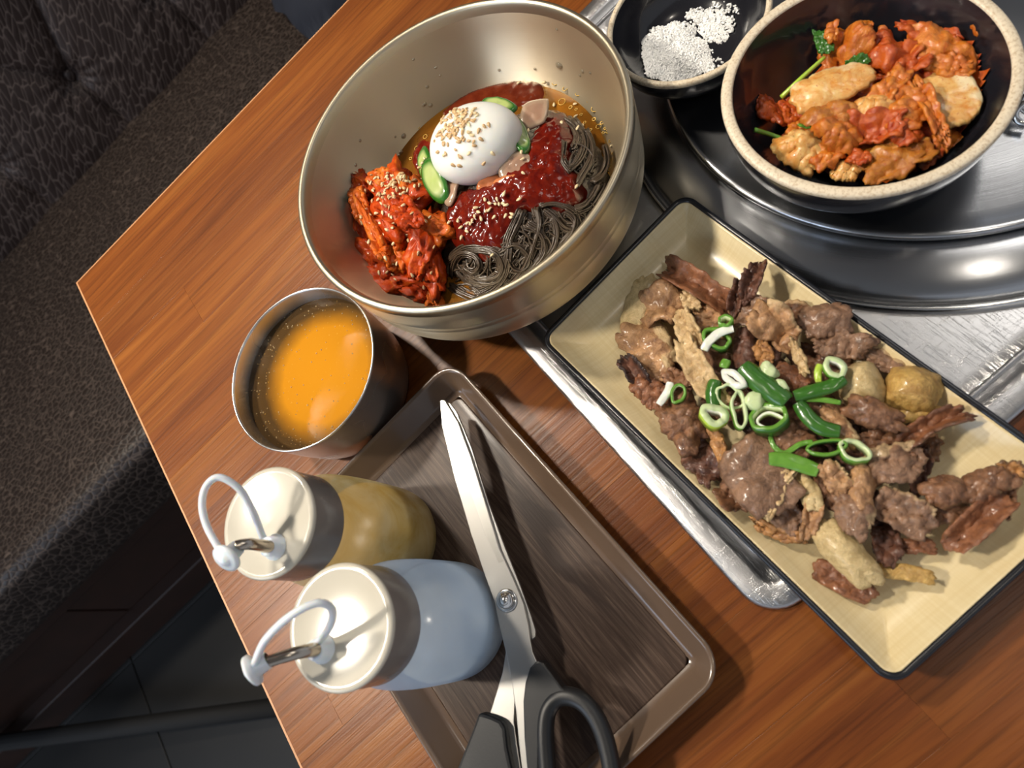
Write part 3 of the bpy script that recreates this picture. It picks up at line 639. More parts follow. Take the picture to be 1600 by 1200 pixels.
# ------------------------------------------------------------------ pork on the plate
# (label, u, v, layer height, length px, width px, degrees, kind, extra)
PORK = [
 # underneath first
 ('pork scrap half buried under the wide tan slice', 1100, 560, 0, 110, 60, 30, 'brown', {}), ('pork scrap half buried under the largest dark green ring', 1180, 640, 0, 110, 70, 60, 'dark', {}), ('pork scrap half buried under the dark green strip', 1260, 640, 0, 110, 70, 20, 'brown', {}),
 ('pork scrap half buried under the thin bent onion strip', 1240, 720, 0, 100, 70, 10, 'brown', {}), ('pork scrap half buried behind the half open onion ring', 1330, 700, 0, 100, 60, 40, 'dark', {}), ('pork scrap half buried under the fan shaped fold', 1350, 790, 0, 110, 60, 30, 'dark', {}),
 ('pork scrap half buried under the white onion curl', 1190, 560, 0, 90, 60, 80, 'dark', {}), ('pork scrap half buried below the onion dome', 1290, 570, 0, 100, 50, 20, 'brown', {}), ('pork scrap half buried under the lime onion ring', 1130, 620, 0, 70, 60, 50, 'brown', {}), ('pork scrap half buried under the bright cut onion leaf', 1230, 780, 0, 80, 60, 30, 'dark', {}),
 ('pork scrap half buried beside the charred scrap', 1050, 590, 0, 60, 50, 30, 'dark', {}), ('pork scrap half buried under the large tan slice', 1420, 700, 0, 90, 40, 0, 'brown', {}), ('pork scrap half buried under the browned slice', 1390, 660, 0, 90, 50, 10, 'brown', {}), ('pork scrap half buried under the folded tan slice by the bowl', 1060, 470, 0, 80, 60, 30, 'brown', {}),
 # onion at the corner by the bowl and its neighbours
 ('thin glassy onion slice at the end of the pork heap by the noodle bowl', 1000, 480, 3, 85, 42, 105, 'onion', dict(dome=.5, ripple=.1)),
 ('arched pinkish brown pork slice at the top left end of the heap', 1086, 445, 7, 118, 36, 30, 'red', dict(fold=1.0, curl=.9, char=.2)),
 ('folded tan pork slice beside the glassy onion slice', 1034, 472, 8, 88, 62, -12, 'tan', dict(fold=1.6, ripple=.45, fatside=.3)),
 ('small pale fat strip tucked behind the folded tan slice', 1078, 470, 9, 34, 20, 45, 'fat', dict(ripple=.3)),
 ('upright pale ribbon of pork fat below the folded tan slice', 1078, 512, 12, 72, 34, 62, 'fat', dict(fold=.9, curl=.6, roll=28)),
 ('light brown pork slice under the white onion sliver', 1108, 500, 8, 60, 40, 60, 'tan', dict(fold=.6)),
 ('wide tan pork slice with a pale edge at the left end of the heap', 1014, 545, 5, 98, 66, 60, 'tan', dict(fatside=.75, ripple=.3, dome=.3)),
 ('curled strip of pork fat left of the green onions', 1094, 582, 14, 118, 36, 58, 'fat', dict(bend=.8, curl=.5, roll=14, char=.25)),
 ('charred crisp pork scrap sticking out at the left edge of the heap', 993, 585, 6, 62, 26, 48, 'dark', dict(curl=1.2, char=1.0, ripple=.6)),
 ('reddish brown pork piece under the small green onion ring', 1016, 612, 6, 54, 42, 30, 'red', dict(char=.4, ripple=.5, dome=.4)),
 ('small ruffled brown pork bit above the small green onion ring', 1062, 592, 9, 50, 28, 10, 'brown', dict(ripple=.6)),
 # top middle
 ('dark upright pork strip pointing at the grill ring', 1177, 442, 11, 66, 27, 108, 'dark', dict(curl=1.5, dome=.5, ripple=.4)),
 ('short dark rolled pork strip beside the upright one', 1152, 464, 9, 60, 20, 102, 'dark', dict(curl=1.4)),
 ('lumpy grey brown pork fold below the dark upright strips', 1178, 490, 11, 88, 44, 8, 'grey', dict(ripple=.8, fold=1.0)),
 ('flat dark brown pork slice at the far edge of the heap', 1232, 486, 7, 70, 30, 2, 'brown', dict(fold=.6, fatside=.5)),
 ('knobbly fatty pork piece in the upper middle of the heap', 1212, 512, 13, 70, 54, 40, 'tan', dict(ripple=1.0, fatside=.4, fold=.6)),
 ('dark red pork strip left of the knobbly fatty piece', 1164, 543, 12, 72, 32, 88, 'dark', dict(curl=-.8, ripple=.4)),
 ('small golden pork scrap between dark strip and fat strip', 1194, 556, 11, 48, 28, 70, 'orange', dict(ripple=.6, char=.2)),
 ('narrow pale strip of fat standing in the upper middle', 1249, 560, 14, 62, 16, 68, 'fat', dict(roll=35, ripple=.5, char=.3)),
 ('reddish pork strip just behind the dark green onion pieces', 1238, 588, 10, 68, 30, 35, 'red', dict(curl=-.7)),
 ('broad grey brown pork slice at the upper edge of the heap', 1290, 500, 9, 76, 52, -12, 'grey', dict(dome=.45, ripple=.3)),
 ('rumpled grey brown pork slice above the onion dome', 1312, 537, 9, 90, 42, 10, 'grey', dict(ripple=.7, fold=.7)),
 ('thin beige pork shred behind the two onion domes', 1378, 562, 5, 72, 34, 38, 'grey', dict(fatside=.8, ripple=.4)),
 # right hand
 ('smooth pale onion dome right of the green onions', 1345, 603, 8, 66, 66, 70, 'onion', dict(dome=1.0, ripple=.04, irr=.14, fold=.9)),
 ('browned onion dome nearest the right rim of the plate', 1424, 610, 6, 86, 66, 12, 'golden', dict(dome=1.0, ripple=.12, irr=.15, char=.35)),
 ('flat golden onion piece below the browned onion dome', 1432, 648, 5, 66, 26, -4, 'golden', dict(dome=.6, ripple=.1)),
 ('browned pork slice lying against the onion domes', 1365, 648, 13, 100, 38, 22, 'brown', dict(dome=.9, char=.45, ripple=.4)),
 ('long crisp pork strip reaching up to the right beyond the onion', 1452, 664, 8, 118, 28, -28, 'red', dict(bend=-.9, curl=1.2, char=.7)),
 ('pale pink pork fold in front of the browned slice', 1312, 672, 12, 70, 34, 55, 'tan', dict(dome=.8, fatside=.6)),
 ('dark pork edge lying on the plate right of the green onions', 1437, 738, 3, 76, 26, 100, 'dark', dict(curl=.8)),
 ('brown crumpled pork above the large tan slice', 1380, 690, 9, 96, 38, 8, 'brown', dict(ripple=.8, char=.3)),
 ('large tan pork slice with a ragged fatty edge right of the lower green onion', 1396, 722, 12, 88, 60, -18, 'grey', dict(fatside=.95, ripple=.5, fold=.5)),
 ('brown pork piece showing between the green onion rings', 1240, 690, 11, 60, 50, 40, 'brown', dict(dome=.4)),
 # left lower
 ('large crumbly brown pork piece along the left edge of the heap', 1068, 662, 9, 84, 66, 55, 'brown', dict(dome=.6, ripple=.5)),
 ('dark ragged pork shreds along the lower left edge', 1092, 712, 6, 90, 44, 62, 'dark', dict(ripple=1.0, char=.4)),
 ('thin tan pork strip between the dark shreds and the largest slice', 1124, 698, 11, 62, 20, 72, 'orange', dict(roll=25)),
 ('largest flat brown pork slice below the green onions', 1184, 742, 14, 124, 88, 52, 'grey', dict(fatside=.0, ripple=.22, dome=.25, irr=.2)),
 ('ragged cream fat edge along the largest slice', 1216, 768, 14, 90, 24, 120, 'fat', dict(ripple=.7, irr=.5)),
 ('curled pork rim peeping out below the largest slice', 1142, 776, 5, 56, 32, 40, 'brown', dict(curl=1.2, char=.2)),
 # bottom
 ('dull grey pork slice under the tip of the largest slice', 1222, 800, 8, 70, 42, 30, 'grey', dict(ripple=.5)),
 ('golden curled pork rim at the lower edge of the heap', 1216, 834, 6, 96, 24, 18, 'orange', dict(bend=1.1, roll=30, ripple=.5)),
 ('golden pork twist rising beside the glassy onion shred', 1268, 808, 9, 62, 26, 105, 'tan', dict(curl=1.0, char=.3)),
 ('glassy onion shred in the lower middle of the heap', 1264, 770, 10, 62, 28, 65, 'onion', dict(dome=.5, char=.25)),
 ('dark brown pork slice in the lower middle', 1306, 772, 9, 88, 44, 40, 'brown', dict(ripple=.5, char=.25)),
 ('light brown pork flap below the lower green onion', 1304, 746, 14, 56, 38, 50, 'tan', dict(ripple=.5, fatside=.5)),
 ('fan shaped tan pork fold below the lower green onion', 1346, 768, 15, 92, 40, 92, 'tan', dict(fold=.8, curl=-1.1, irr=.35)),
 ('grey pork slice with an orange rolled edge', 1332, 796, 12, 86, 52, 68, 'grey', dict(fatside=.6, ripple=.4, dome=.4)),
 ('broad rippled grey pork slice in the lower right', 1412, 800, 10, 104, 56, 25, 'grey', dict(ripple=.6, fatside=.4)),
 ('dark pork scraps under the broad rippled slice', 1384, 848, 4, 70, 42, 80, 'dark', dict(ripple=.9)),
 ('flat reddish pork bit lying on the plate by the broad slice', 1430, 852, 2, 58, 26, 2, 'red', dict(ripple=.3)),
 ('rounded brown pork piece at the root of the right arm of the heap', 1482, 768, 9, 84, 42, 0, 'brown', dict(dome=.8, ripple=.4)),
 ('brown pork slice under the right arm of the heap', 1478, 798, 5, 72, 36, -8, 'brown', dict(dome=.5)),
 ('long lumpy brown pork slice along the right arm of the heap', 1538, 758, 8, 98, 46, -20, 'brown', dict(dome=.7, ripple=.5)),
 ('crisp dark edged pork tip nearest the right side of the picture', 1578, 737, 8, 46, 26, 20, 'orange', dict(char=.8, curl=.5)),
 ('narrow brown pork strip down the right side of the heap', 1574, 780, 5, 66, 22, 105, 'brown', dict(curl=.8)),
 ('cupped red brown pork slice with a raised rim at the right', 1526, 815, 8, 118, 48, -42, 'red', dict(curl=1.1, fold=.4, irr=.2)),
 ('large smooth onion wedge at the lower end of the heap', 1320, 864, 8, 128, 50, 48, 'onion', dict(dome=1.0, ripple=.08, irr=.16)),
 ('golden onion tail with a burnt edge on the bare plate', 1412, 894, 4, 96, 22, 8, 'golden', dict(bend=-.5, char=.55, ripple=.15, dome=.4)),
 ('flat rectangular browned pork piece below the onion wedge', 1318, 909, 2, 102, 38, 27, 'red', dict(ripple=.3, irr=.15, char=.25)),
]
for k, (lab, u, v, h, L, Wd, deg, kind, kw) in enumerate(PORK):
    kw = dict(kw); z = .0150 + h * .00135
    on = kind in ('onion', 'golden')
    put('onion_piece' if on else 'pork_slice', lab, 'onion' if on else 'pork',
        'cooked onion among the pork' if on else 'grilled pork slices on the plate',
        u, v, z, L * 1.06, Wd * 1.08, deg, MEAT[kind], k + 3, th=.0020 if not on else .0024, **kw)

# ------------------------------------------------------------------ green onion
def onion_mat(name, a, b, sss=.15):
    m = N(name); co = m.co(rnd=True); f = m.noise(m.co((1, 1, .2)), 240, 3)
    m.inp(Base_Color=m.mix(f, a, b), Roughness=.25, Coat_Weight=.3, Subsurface_Weight=sss, Subsurface_Radius=(.4, .6, .2), Subsurface_Scale=.002); return m.m
G_D = onion_mat('onion_dark_green', (.020, .090, .010), (.050, .165, .020)); G_M = onion_mat('onion_mid_green', (.085, .23, .025), (.15, .33, .045))
G_L = onion_mat('onion_lime', (.34, .52, .04), (.46, .60, .08)); G_P = onion_mat('onion_pale', (.48, .60, .30), (.60, .68, .42), .25); G_W = onion_mat('onion_white', (.72, .75, .66), (.80, .82, .74), .3)
def ring_geo(a, b, h, w, seed, gap=0.0, wav=.12):
    """a cut hollow onion leaf: a oval tube a by b (half axes), h tall, wall w. gap = open angle. mi: 0 outer skin, 1 inside, 2 cut faces"""
    n = 40; V = []; F = []; mi = []; o = seed * 3.7
    span = 2 * math.pi - gap; closed = gap == 0; cnt = n if closed else n + 1
    for i in range(cnt):
        t = gap / 2 + span * i / n
        k = 1 + wav * nz(math.cos(t) * 1.2 + o, math.sin(t) * 1.2, o) * 2
        for rr, hh in ((1, -h / 2), (1, h / 2), (0, h / 2), (0, -h / 2)):
            dz = wav * h * nz(math.cos(t) * 2 + o, math.sin(t) * 2, o + 4)
            ax, bx = a * k - (w if rr == 0 else 0), b * k - (w if rr == 0 else 0)
            V.append((ax * math.cos(t), bx * math.sin(t), hh + dz))
    for i in range(n):
        j = (i + 1) % cnt
        for q, mm in ((0, 0), (1, 2), (2, 1), (3, 2)):
            F.append((i * 4 + q, j * 4 + q, j * 4 + (q + 1) % 4, i * 4 + (q + 1) % 4)); mi.append(mm)
    if not closed:
        F.append((0, 1, 2, 3)); F.append((n * 4 + 3, n * 4 + 2, n * 4 + 1, n * 4)); mi += [2, 2]
    return (V, F), mi
OG = 'green onion pieces on the pork'
def onion_ring(label, u, v, z, Lpx, Wpx, deg, h, w, mats, seed, rx=0, ry=0, gap=0.0, wav=.10):
    c, X, Y, L, Wd = frame_at(u, v, z, Lpx, Wpx, deg)
    geo, mi = ring_geo(L / 2, Wd / 2, h, w, seed, gap, wav)
    R = Matrix((X, Y, Vector((0, 0, 1)))).transposed() @ Euler((math.radians(rx), math.radians(ry), 0)).to_matrix()
    vs = [c + R @ Vector(q) for q in geo[0]]
    setp(mk('green_onion', (vs, geo[1]), mats, base=(c.x, c.y, min(q.z for q in vs)), mi=mi), label, 'green onion', OG)
def onion_strip(label, pts, z, wpx, mats, seed, th=.0011, cup=.35):
    """a strip of onion leaf along a pixel path, curved across like a gutter"""
    pth = spline([P(u, v, z + (q[0] if q else 0)) for u, v, *q in pts], 7); n = len(pth); V = []; F = []; mi = []
    px = (P(pts[0][0] + 1, pts[0][1], z) - P(pts[0][0], pts[0][1], z)).length
    for i, q in enumerate(pth):
        t = (pth[min(i + 1, n - 1)] - pth[max(i - 1, 0)]).normalized(); s = t.cross(Vector((0, 0, 1))).normalized(); up = s.cross(t)
        e = i / (n - 1); wv = wpx * px / 2 * (1 - .25 * abs(2 * e - 1) ** 3)
        for side in (0, 1):
            for k in range(7):
                a = (k / 6 * 2 - 1)
                V.append(q + s * (a * wv) + up * (cup * wv * (1 - a * a) - side * th + .0006 * nz(i * .3, a * 2, seed)))
    for i in range(n - 1):
        for k in range(6):
            a = i * 14 + k; F.append((a, a + 1, a + 15, a + 14)); mi.append(0)
            a += 7; F.append((a, a + 14, a + 15, a + 1)); mi.append(1)
        for k in (0, 6):
            a = i * 14 + k; F.append((a, a + 7, a + 21, a + 14) if k else (a, a + 14, a + 21, a + 7)); mi.append(2)
    for i in (0, n - 1):
        for k in range(6):
            a = i * 14 + k; F.append((a, a + 1, a + 8, a + 7)); mi.append(2)
    c = pth[n // 2]
    setp(mk('green_onion', (V, F), mats, base=(c.x, c.y, min(q.z for q in V)), mi=mi), label, 'green onion', OG)
ZT = .0385
onion_ring('bright lime green onion ring at the left of the green onions', 1114, 651, ZT, 50, 36, 22, .0062, .0036, [G_L, G_W, G_P], 1, rx=-14, ry=10)
onion_ring('largest dark green onion ring in the middle of the heap', 1203, 656, ZT, 68, 46, -8, .0068, .0020, [G_D, G_P, G_M], 2, rx=-18, ry=-6)
onion_ring('pale onion film inside the largest dark green ring', 1206, 660, ZT - .0006, 46, 30, 5, .0040, .0012, [G_P, G_P, G_W], 12, rx=-10)
onion_strip('broad dark green onion band lying across the top of the pile', [(1160, 572), (1180, 590), (1205, 610), (1230, 628)], ZT + .002, 36, [G_D, G_P, G_M], 3, cup=.55)
onion_ring('white onion ring seen at a slant beside the dark band', 1148, 593, ZT + .0015, 44, 24, 35, .0040, .0034, [G_W, G_W, G_W], 4, rx=10, ry=-12)
onion_strip('upright dark green onion piece left of the white ring', [(1118, 594), (1114, 612), (1115, 634)], ZT, 24, [G_D, G_P, G_M], 5, cup=.6)
onion_ring('light green onion ring behind the lime ring', 1140, 620, ZT - .001, 46, 34, 40, .0050, .0014, [G_M, G_P, G_P], 6, rx=12, ry=10)
onion_ring('long pale onion ring between the lime ring and the largest ring', 1154, 642, ZT, 60, 26, 85, .0060, .0016, [G_M, G_P, G_P], 7, rx=-12)
def chunk(label, u, v, z, Lpx, Wpx, h, deg, mat, seed, name='garlic_chunk', cat='garlic', group='pale garlic chunks among the green onions', amp=.12, e=.75, n=20, m=12):
    c, X, Y, L, Wd = frame_at(u, v, z, Lpx, Wpx, deg)
    V = []; F = []; o = seed * 2.3
    for j in range(m + 1):
        b = math.pi * j / m
        for i in range(n):
            a = 2 * math.pi * i / n
            q = Vector((abs(math.cos(a)) ** e * math.copysign(1, math.cos(a)) * math.sin(b) ** e, abs(math.sin(a)) ** e * math.copysign(1, math.sin(a)) * math.sin(b) ** e, abs(math.cos(b)) ** e * math.copysign(1, math.cos(b))))
            k = 1 + amp * noise.noise(q * 1.3 + Vector((o, o, o))) * 2 + amp * .5 * noise.noise(q * 3.5 + Vector((o, 1, o))) * 2 + amp * .35 * noise.noise(q * 8 + Vector((o, 2, o))) + amp * .25 * noise.noise(q * 17 + Vector((o, 5, o)))
            V.append(c + X * (q.x * k * L / 2) + Y * (q.y * k * Wd / 2) + Vector((0, 0, q.z * k * h / 2)))
    for j in range(m):
        for i in range(n): F.append((j * n + i, (j + 1) * n + i, (j + 1) * n + (i + 1) % n, j * n + (i + 1) % n))
    return setp(mk(name, (V, F), mat, base=(c.x, c.y, min(q.z for q in V))), label, cat, group)
chunk('pale garlic chunk behind the broad dark green band', 1201, 580, ZT, 30, 24, .007, 50, G_P, 1)
chunk('smaller pale garlic chunk at the end of the broad dark green band', 1222, 606, ZT, 28, 18, .006, 60, G_P, 2)
chunk('pale garlic chunk in front of the broad dark green band', 1178, 627, ZT, 32, 30, .007, 20, G_P, 3)
onion_ring('small double green onion ring at the left edge of the pile', 1060, 616, .034, 32, 24, 110, .0030, .0014, [G_M, G_P, G_M], 8)
onion_strip('white onion sliver beside the small double ring', [(1047, 597), (1043, 612), (1029, 632)], .034, 13, [G_W, G_W, G_W], 9)
onion_ring('small dark onion ring at the top of the pile', 1134, 505, .036, 24, 20, 0, .0060, .0014, [G_M, G_P, G_M], 10, rx=-15)
onion_ring('dark green onion ring under the white curl', 1120, 530, .034, 50, 34, 25, .0050, .0018, [G_D, G_M, G_M], 11, rx=-10)
onion_strip('white onion curl near the top of the pile', [(1146, 513), (1125, 519), (1106, 535), (1100, 548)], .038, 15, [G_W, G_W, G_W], 12)
onion_strip('tiny green onion tip beside the garlic chunks', [(1136, 562), (1130, 575)], .037, 16, [G_M, G_M, G_M], 21)
onion_ring('pale onion ring just left of the onion dome', 1303, 576, ZT, 40, 33, 50, .0040, .0026, [G_M, G_W, G_P], 13, rx=-10)
onion_strip('short lime strip beside the pale onion ring', [(1281, 569), (1278, 582), (1279, 597)], ZT - .002, 12, [G_L, G_P, G_P], 14)
onion_strip('dark green onion strip pointing at the onion dome', [(1241, 619), (1265, 612), (1295, 604), (1320, 591)], ZT + .001, 24, [G_D, G_M, G_M], 15, cup=.5)
onion_strip('hair thin green onion strip right of the dark strip', [(1250, 624), (1282, 624), (1314, 629)], ZT - .001, 9, [G_M, G_M, G_M], 16)
onion_strip('dark green onion strip curving down to the lower right', [(1247, 629), (1262, 650), (1284, 668), (1313, 674)], ZT, 26, [G_D, G_M, G_M], 17, cup=.5)
onion_ring('half open onion ring at the lower right of the pile', 1333, 706, .036, 58, 34, 28, .0050, .0016, [G_M, G_P, G_P], 18, rx=-16)
onion_ring('thin dark loop of onion behind the lower leaf', 1292, 700, .036, 64, 26, -8, .0040, .0013, [G_M, G_D, G_M], 19, rx=-8)
onion_strip('bright green onion leaf cut open at the bottom of the pile', [(1201, 717), (1225, 718), (1252, 726), (1279, 736)], .0365, 26, [G_M, G_P, G_M], 20, cup=.3)
onion_strip('thin bent onion strip above the bright cut leaf', [(1203, 682), (1210, 698), (1226, 708), (1250, 694), (1270, 690)], .0355, 9, [G_M, G_M, G_M], 22)
# ------------------------------------------------------------------ what is in the noodle bowl
BZ = .0350
def bowl_r(z):      # inside radius of the noodle bowl at height z
    h = z - BC.z; pts = inner + [(.1008, 0)]
    for (r0, h0), (r1, h1) in zip(pts, pts[1:]):
        if h0 <= h <= h1: return r0 + (r1 - r0) * (h - h0) / (h1 - h0)
    return .1
def bowl_c(z): return (BC.x + BN.x / BN.z * (z - BC.z), BC.y + BN.y / BN.z * (z - BC.z))
def broth_mat():
    m = N('bowl_broth'); co = m.co(); f = m.noise(co, 45, 3)
    df = m.new('BsdfDiffuse'); m.put(df.inputs[0], m.mix(f, (.33, .115, .010), (.46, .20, .03)))
    tp = m.new('BsdfTransparent'); tp.inputs[0].default_value = (.80, .50, .14, 1)
    gl = m.new('BsdfGlossy'); gl.inputs['Roughness'].default_value = .04
    a = m.new('MixShader'); a.inputs[0].default_value = .38; m.t.links.new(tp.outputs[0], a.inputs[1]); m.t.links.new(df.outputs[0], a.inputs[2])
    fr = m.new('Fresnel'); fr.inputs[0].default_value = 1.34
    b = m.new('MixShader'); m.t.links.new(fr.outputs[0], b.inputs[0]); m.t.links.new(a.outputs[0], b.inputs[1]); m.t.links.new(gl.outputs[0], b.inputs[2])
    m.t.links.new(b.outputs[0], m.out.inputs[0]); return m.m
bc_ = bowl_c(BZ)
broth = setp(mk('bowl_broth', disc(bc_, bowl_r(BZ) - .0004, BZ), broth_mat(), base=(*bc_, BZ)), 'clear amber broth pooled round the noodles in the big bowl', 'broth')
M['oil'] = plain('oil_ring', (.80, .50, .12), .06, coat=.6)
r_ = random.Random(11); gs = []
for u, v in [(905, 145), (912, 140), (893, 168), (902, 172), (908, 178), (946, 184), (940, 192), (945, 200), (930, 188), (935, 197), (950, 205), (942, 208), (960, 232), (965, 248), (958, 242), (948, 250), (925, 205), (915, 190), (930, 168), (920, 158), (952, 222), (912, 300), (926, 302), (918, 310), (945, 268), (952, 262), (690, 200), (665, 215), (650, 230), (640, 250), (655, 198), (870, 130), (884, 138), (748, 468), (738, 470), (880, 160), (899, 185)]:
    q = P(u + r_.uniform(-2, 2), v + r_.uniform(-2, 2), BZ); rr = r_.choice([.0008, .0011, .0016, .0024])
    gs.append(tube([q + Vector((rr * math.cos(a * .5236), rr * math.sin(a * .5236), .0003)) for a in range(12)], .00028, 6, True))
o_ = mk('oil_rings', join(*gs), M['oil'], broth); o_['kind'] = 'stuff'

MC = P(800, 285, .05)
def mound(x, y):
    d = math.hypot((x - MC.x) / .066, (y - MC.y) / .062)
    return .0315 + .0285 * max(0, 1 - d ** 2.4) ** .75 + .0022 * nz(x * 70, y * 70, 2)
def PM(u, v, dz=0.0):
    z = .05
    for _ in range(5):
        q = P(u, v, z); z = mound(q.x, q.y) + dz
    return P(u, v, z)
def inpoly(x, y, pl):
    c = False; n = len(pl); dm = 9
    for i in range(n):
        (x0, y0), (x1, y1) = pl[i], pl[(i + 1) % n]
        if (y0 > y) != (y1 > y) and x < (x1 - x0) * (y - y0) / (y1 - y0) + x0: c = not c
        dx, dy = x1 - x0, y1 - y0; t = max(0, min(1, ((x - x0) * dx + (y - y0) * dy) / (dx * dx + dy * dy + 1e-12)))
        dm = min(dm, math.hypot(x0 + dx * t - x, y0 + dy * t - y))
    return dm if c else -dm
def patch(pxs, base, thick, soft, step=.0011, lump=.0016, seed=0, sunk=.004, PF=None, jag=.0022):
    pl = [(q.x, q.y) for q in (PF(u, v) for u, v in pxs)]; pl = [(v.x, v.y) for v in spline([(a, b, 0) for a, b in pl], 4, True)]
    xs = [a for a, b in pl]; ys = [b for a, b in pl]; nx_ = int((max(xs) - min(xs)) / step) + 4; ny_ = int((max(ys) - min(ys)) / step) + 4
    V = []; I = {}; F = []; ins = []
    for j in range(ny_):
        for i in range(nx_):
            x = min(xs) - step * 1.5 + i * step; y = min(ys) - step * 1.5 + j * step; d = inpoly(x, y, pl) + jag * nz(x, y, seed, 220)
            ins.append(d > 0); k = sstep(0, soft, d)
            h = lump * (nz(x, y, seed, 190) + .45 * nz(x, y, seed + 2, 420) + .15 * nz(x, y, seed + 4, 900)) * k
            V.append((x, y, base(x, y) + (thick * k ** .6 + h if d > 0 else -sunk * min(1, .25 - d / step))))
    for j in range(ny_ - 1):
        for i in range(nx_ - 1):
            q = (j * nx_ + i, j * nx_ + i + 1, (j + 1) * nx_ + i + 1, (j + 1) * nx_ + i)
            if any(ins[a] for a in q): F.append(q)
    used = sorted({a for f in F for a in f}); mp = {a: k for k, a in enumerate(used)}
    return [V[a] for a in used], [tuple(mp[a] for a in f) for f in F]
def sauce_mat(name, a, b, rough=.2, bs=200):
    m = N(name); co = m.co(rnd=True); f = m.noise(co, 160, 4, .6); g = m.noise(co, bs, 3, .6)
    m.inp(Base_Color=m.mix(m.ramp(f, [(.35, 0), (.7, 1)]), a, b), Roughness=rough, Coat_Weight=.22, Coat_Roughness=.05, Specular_IOR_Level=.15, Subsurface_Weight=0.0)
    m.bump(g, .10, .0010); return m.m
M['sauce'] = sauce_mat('dark_red_sauce', (.085, .004, .002), (.185, .013, .004))
M['thin_sauce'] = sauce_mat('thin_red_sauce', (.095, .012, .004), (.15, .025, .008), .08, 60)
M['noodle'] = plain('buckwheat_noodle', (.058, .039, .025), .32, coat=.12, nscale=90, namt=.25, sss=.1)
M['noodle_core'] = plain('noodle_body', (.045, .031, .021), .35, coat=.15, nscale=200, namt=.4, bump=.6, bscale=500)  # dark brown body that fills the gaps under the strands
# noodles: one tangle that nobody could count
core_px = [(640, 270), (660, 220), (720, 165), (800, 145), (870, 165), (920, 210), (945, 270), (930, 330), (880, 390), (800, 465), (730, 475), (690, 450), (660, 380)]
core = patch(core_px, lambda x, y: mound(x, y) - .0020, .0012, .006, .0016, .0012, 5, .006, lambda u, v: P(u, v, .045))
noodles = setp(mk('noodles', core, M['noodle_core'], base=(MC.x, MC.y, .030)), 'dark grey buckwheat noodles coiled under the red sauce in the big bowl', 'noodles', kind='stuff')
GUIDES = [  # pixel paths of the bundles, strands, spread px
 ([(703, 432), (706, 408), (724, 392), (750, 388), (776, 396), (786, 416), (776, 436), (752, 440), (730, 430)], 16, 9),
 ([(700, 410), (720, 396), (742, 402), (748, 418), (736, 426), (726, 418)], 9, 6),
 ([(816, 330), (806, 352), (796, 376), (793, 402), (786, 430), (768, 452), (744, 462)], 18, 9),
 ([(790, 388), (806, 384), (822, 394), (827, 410), (816, 424), (800, 420), (794, 406)], 10, 5),
 ([(838, 326), (842, 352), (834, 380), (826, 404), (812, 430), (790, 452)], 16, 8),
 ([(852, 328), (868, 340), (884, 356), (906, 356), (926, 340), (936, 318)], 14, 8),
 ([(866, 336), (872, 362), (866, 388), (850, 410), (830, 430), (806, 448)], 14, 8),
 ([(886, 330), (900, 342), (896, 362), (880, 380), (862, 398)], 12, 7),
 ([(900, 328), (916, 322), (930, 306), (940, 288)], 8, 7),
 ([(704, 444), (724, 458), (752, 466), (782, 462), (808, 446)], 16, 8),
 ([(716, 420), (740, 444), (770, 446), (790, 430)], 9, 8),
 ([(896, 188), (908, 206), (912, 228), (902, 250), (886, 262), (878, 250)], 14, 7),
 ([(916, 204), (926, 226), (924, 252), (910, 276), (898, 296)], 10, 7),
 ([(872, 206), (880, 226), (878, 248), (890, 268)], 8, 5),
 ([(880, 186), (894, 196), (902, 214), (896, 232)], 8, 5),
 ([(930, 286), (946, 270), (952, 248), (948, 226)], 6, 8),
 ([(845, 322), (862, 318), (882, 322), (898, 332)], 10, 6),
 ([(735, 448), (760, 456), (780, 474), (766, 478)], 8, 6),
 ([(824, 350), (846, 366), (852, 392), (838, 416), (812, 440)], 12, 9),
]
r_ = random.Random(5); gs = []
for gi, (path, ns, sp) in enumerate(GUIDES):
    for k in range(int(ns * 1.9)):
        o1 = r_.uniform(-1, 1); o2 = r_.uniform(-.9, 1.0); sd = r_.uniform(0, 99); ph = r_.uniform(-3, 3)
        pts = []
        for i, (u, v) in enumerate(path):
            a = path[max(i - 1, 0)]; b = path[min(i + 1, len(path) - 1)]; dx, dy = b[0] - a[0], b[1] - a[1]; l = math.hypot(dx, dy) or 1
            off = sp * (o1 + .45 * nz(i * .55 + sd, gi)); al = ph + 3 * nz(i * .7, sd)
            uu, vv = u - dy / l * off + dx / l * al, v + dx / l * off + dy / l * al
            pts.append(PM(uu, vv, .0012 + .0022 * (1 - abs(o1)) + .0014 * o2 + .0018 * nz(i * .6, sd + 7)))
        gs.append(tube(spline(pts, 4), .00068, 5))
noodle_px = [(700, 440), (712, 392), (770, 388), (800, 345), (845, 325), (905, 322), (940, 290), (950, 320), (915, 372), (860, 425), (800, 468), (735, 478)]
noodle_px2 = [(892, 186), (912, 196), (930, 225), (935, 262), (915, 290), (898, 285), (884, 250), (898, 215)]
for poly, cnt in ((noodle_px, 210), (noodle_px2, 60)):
    x0, x1 = min(a for a, b in poly), max(a for a, b in poly); y0, y1 = min(b for a, b in poly), max(b for a, b in poly)
    while cnt:
        u, v = r_.uniform(x0, x1), r_.uniform(y0, y1)
        if inpoly(u, v, poly) < 4: continue
        cnt -= 1; a = r_.uniform(0, 6.28); ka = r_.uniform(-.55, .55); dz = r_.uniform(-.0005, .0030); pts = []; l = r_.uniform(7, 11)
        for i in range(7):
            pts.append(PM(u, v, dz + .0012 * math.sin(i * .9 + a)))
            u += math.cos(a) * l; v += math.sin(a) * l; a += ka + r_.uniform(-.15, .15)
            if inpoly(u, v, poly) < 1: break
        if len(pts) > 3: gs.append(tube(spline(pts, 4), .00066, 5))
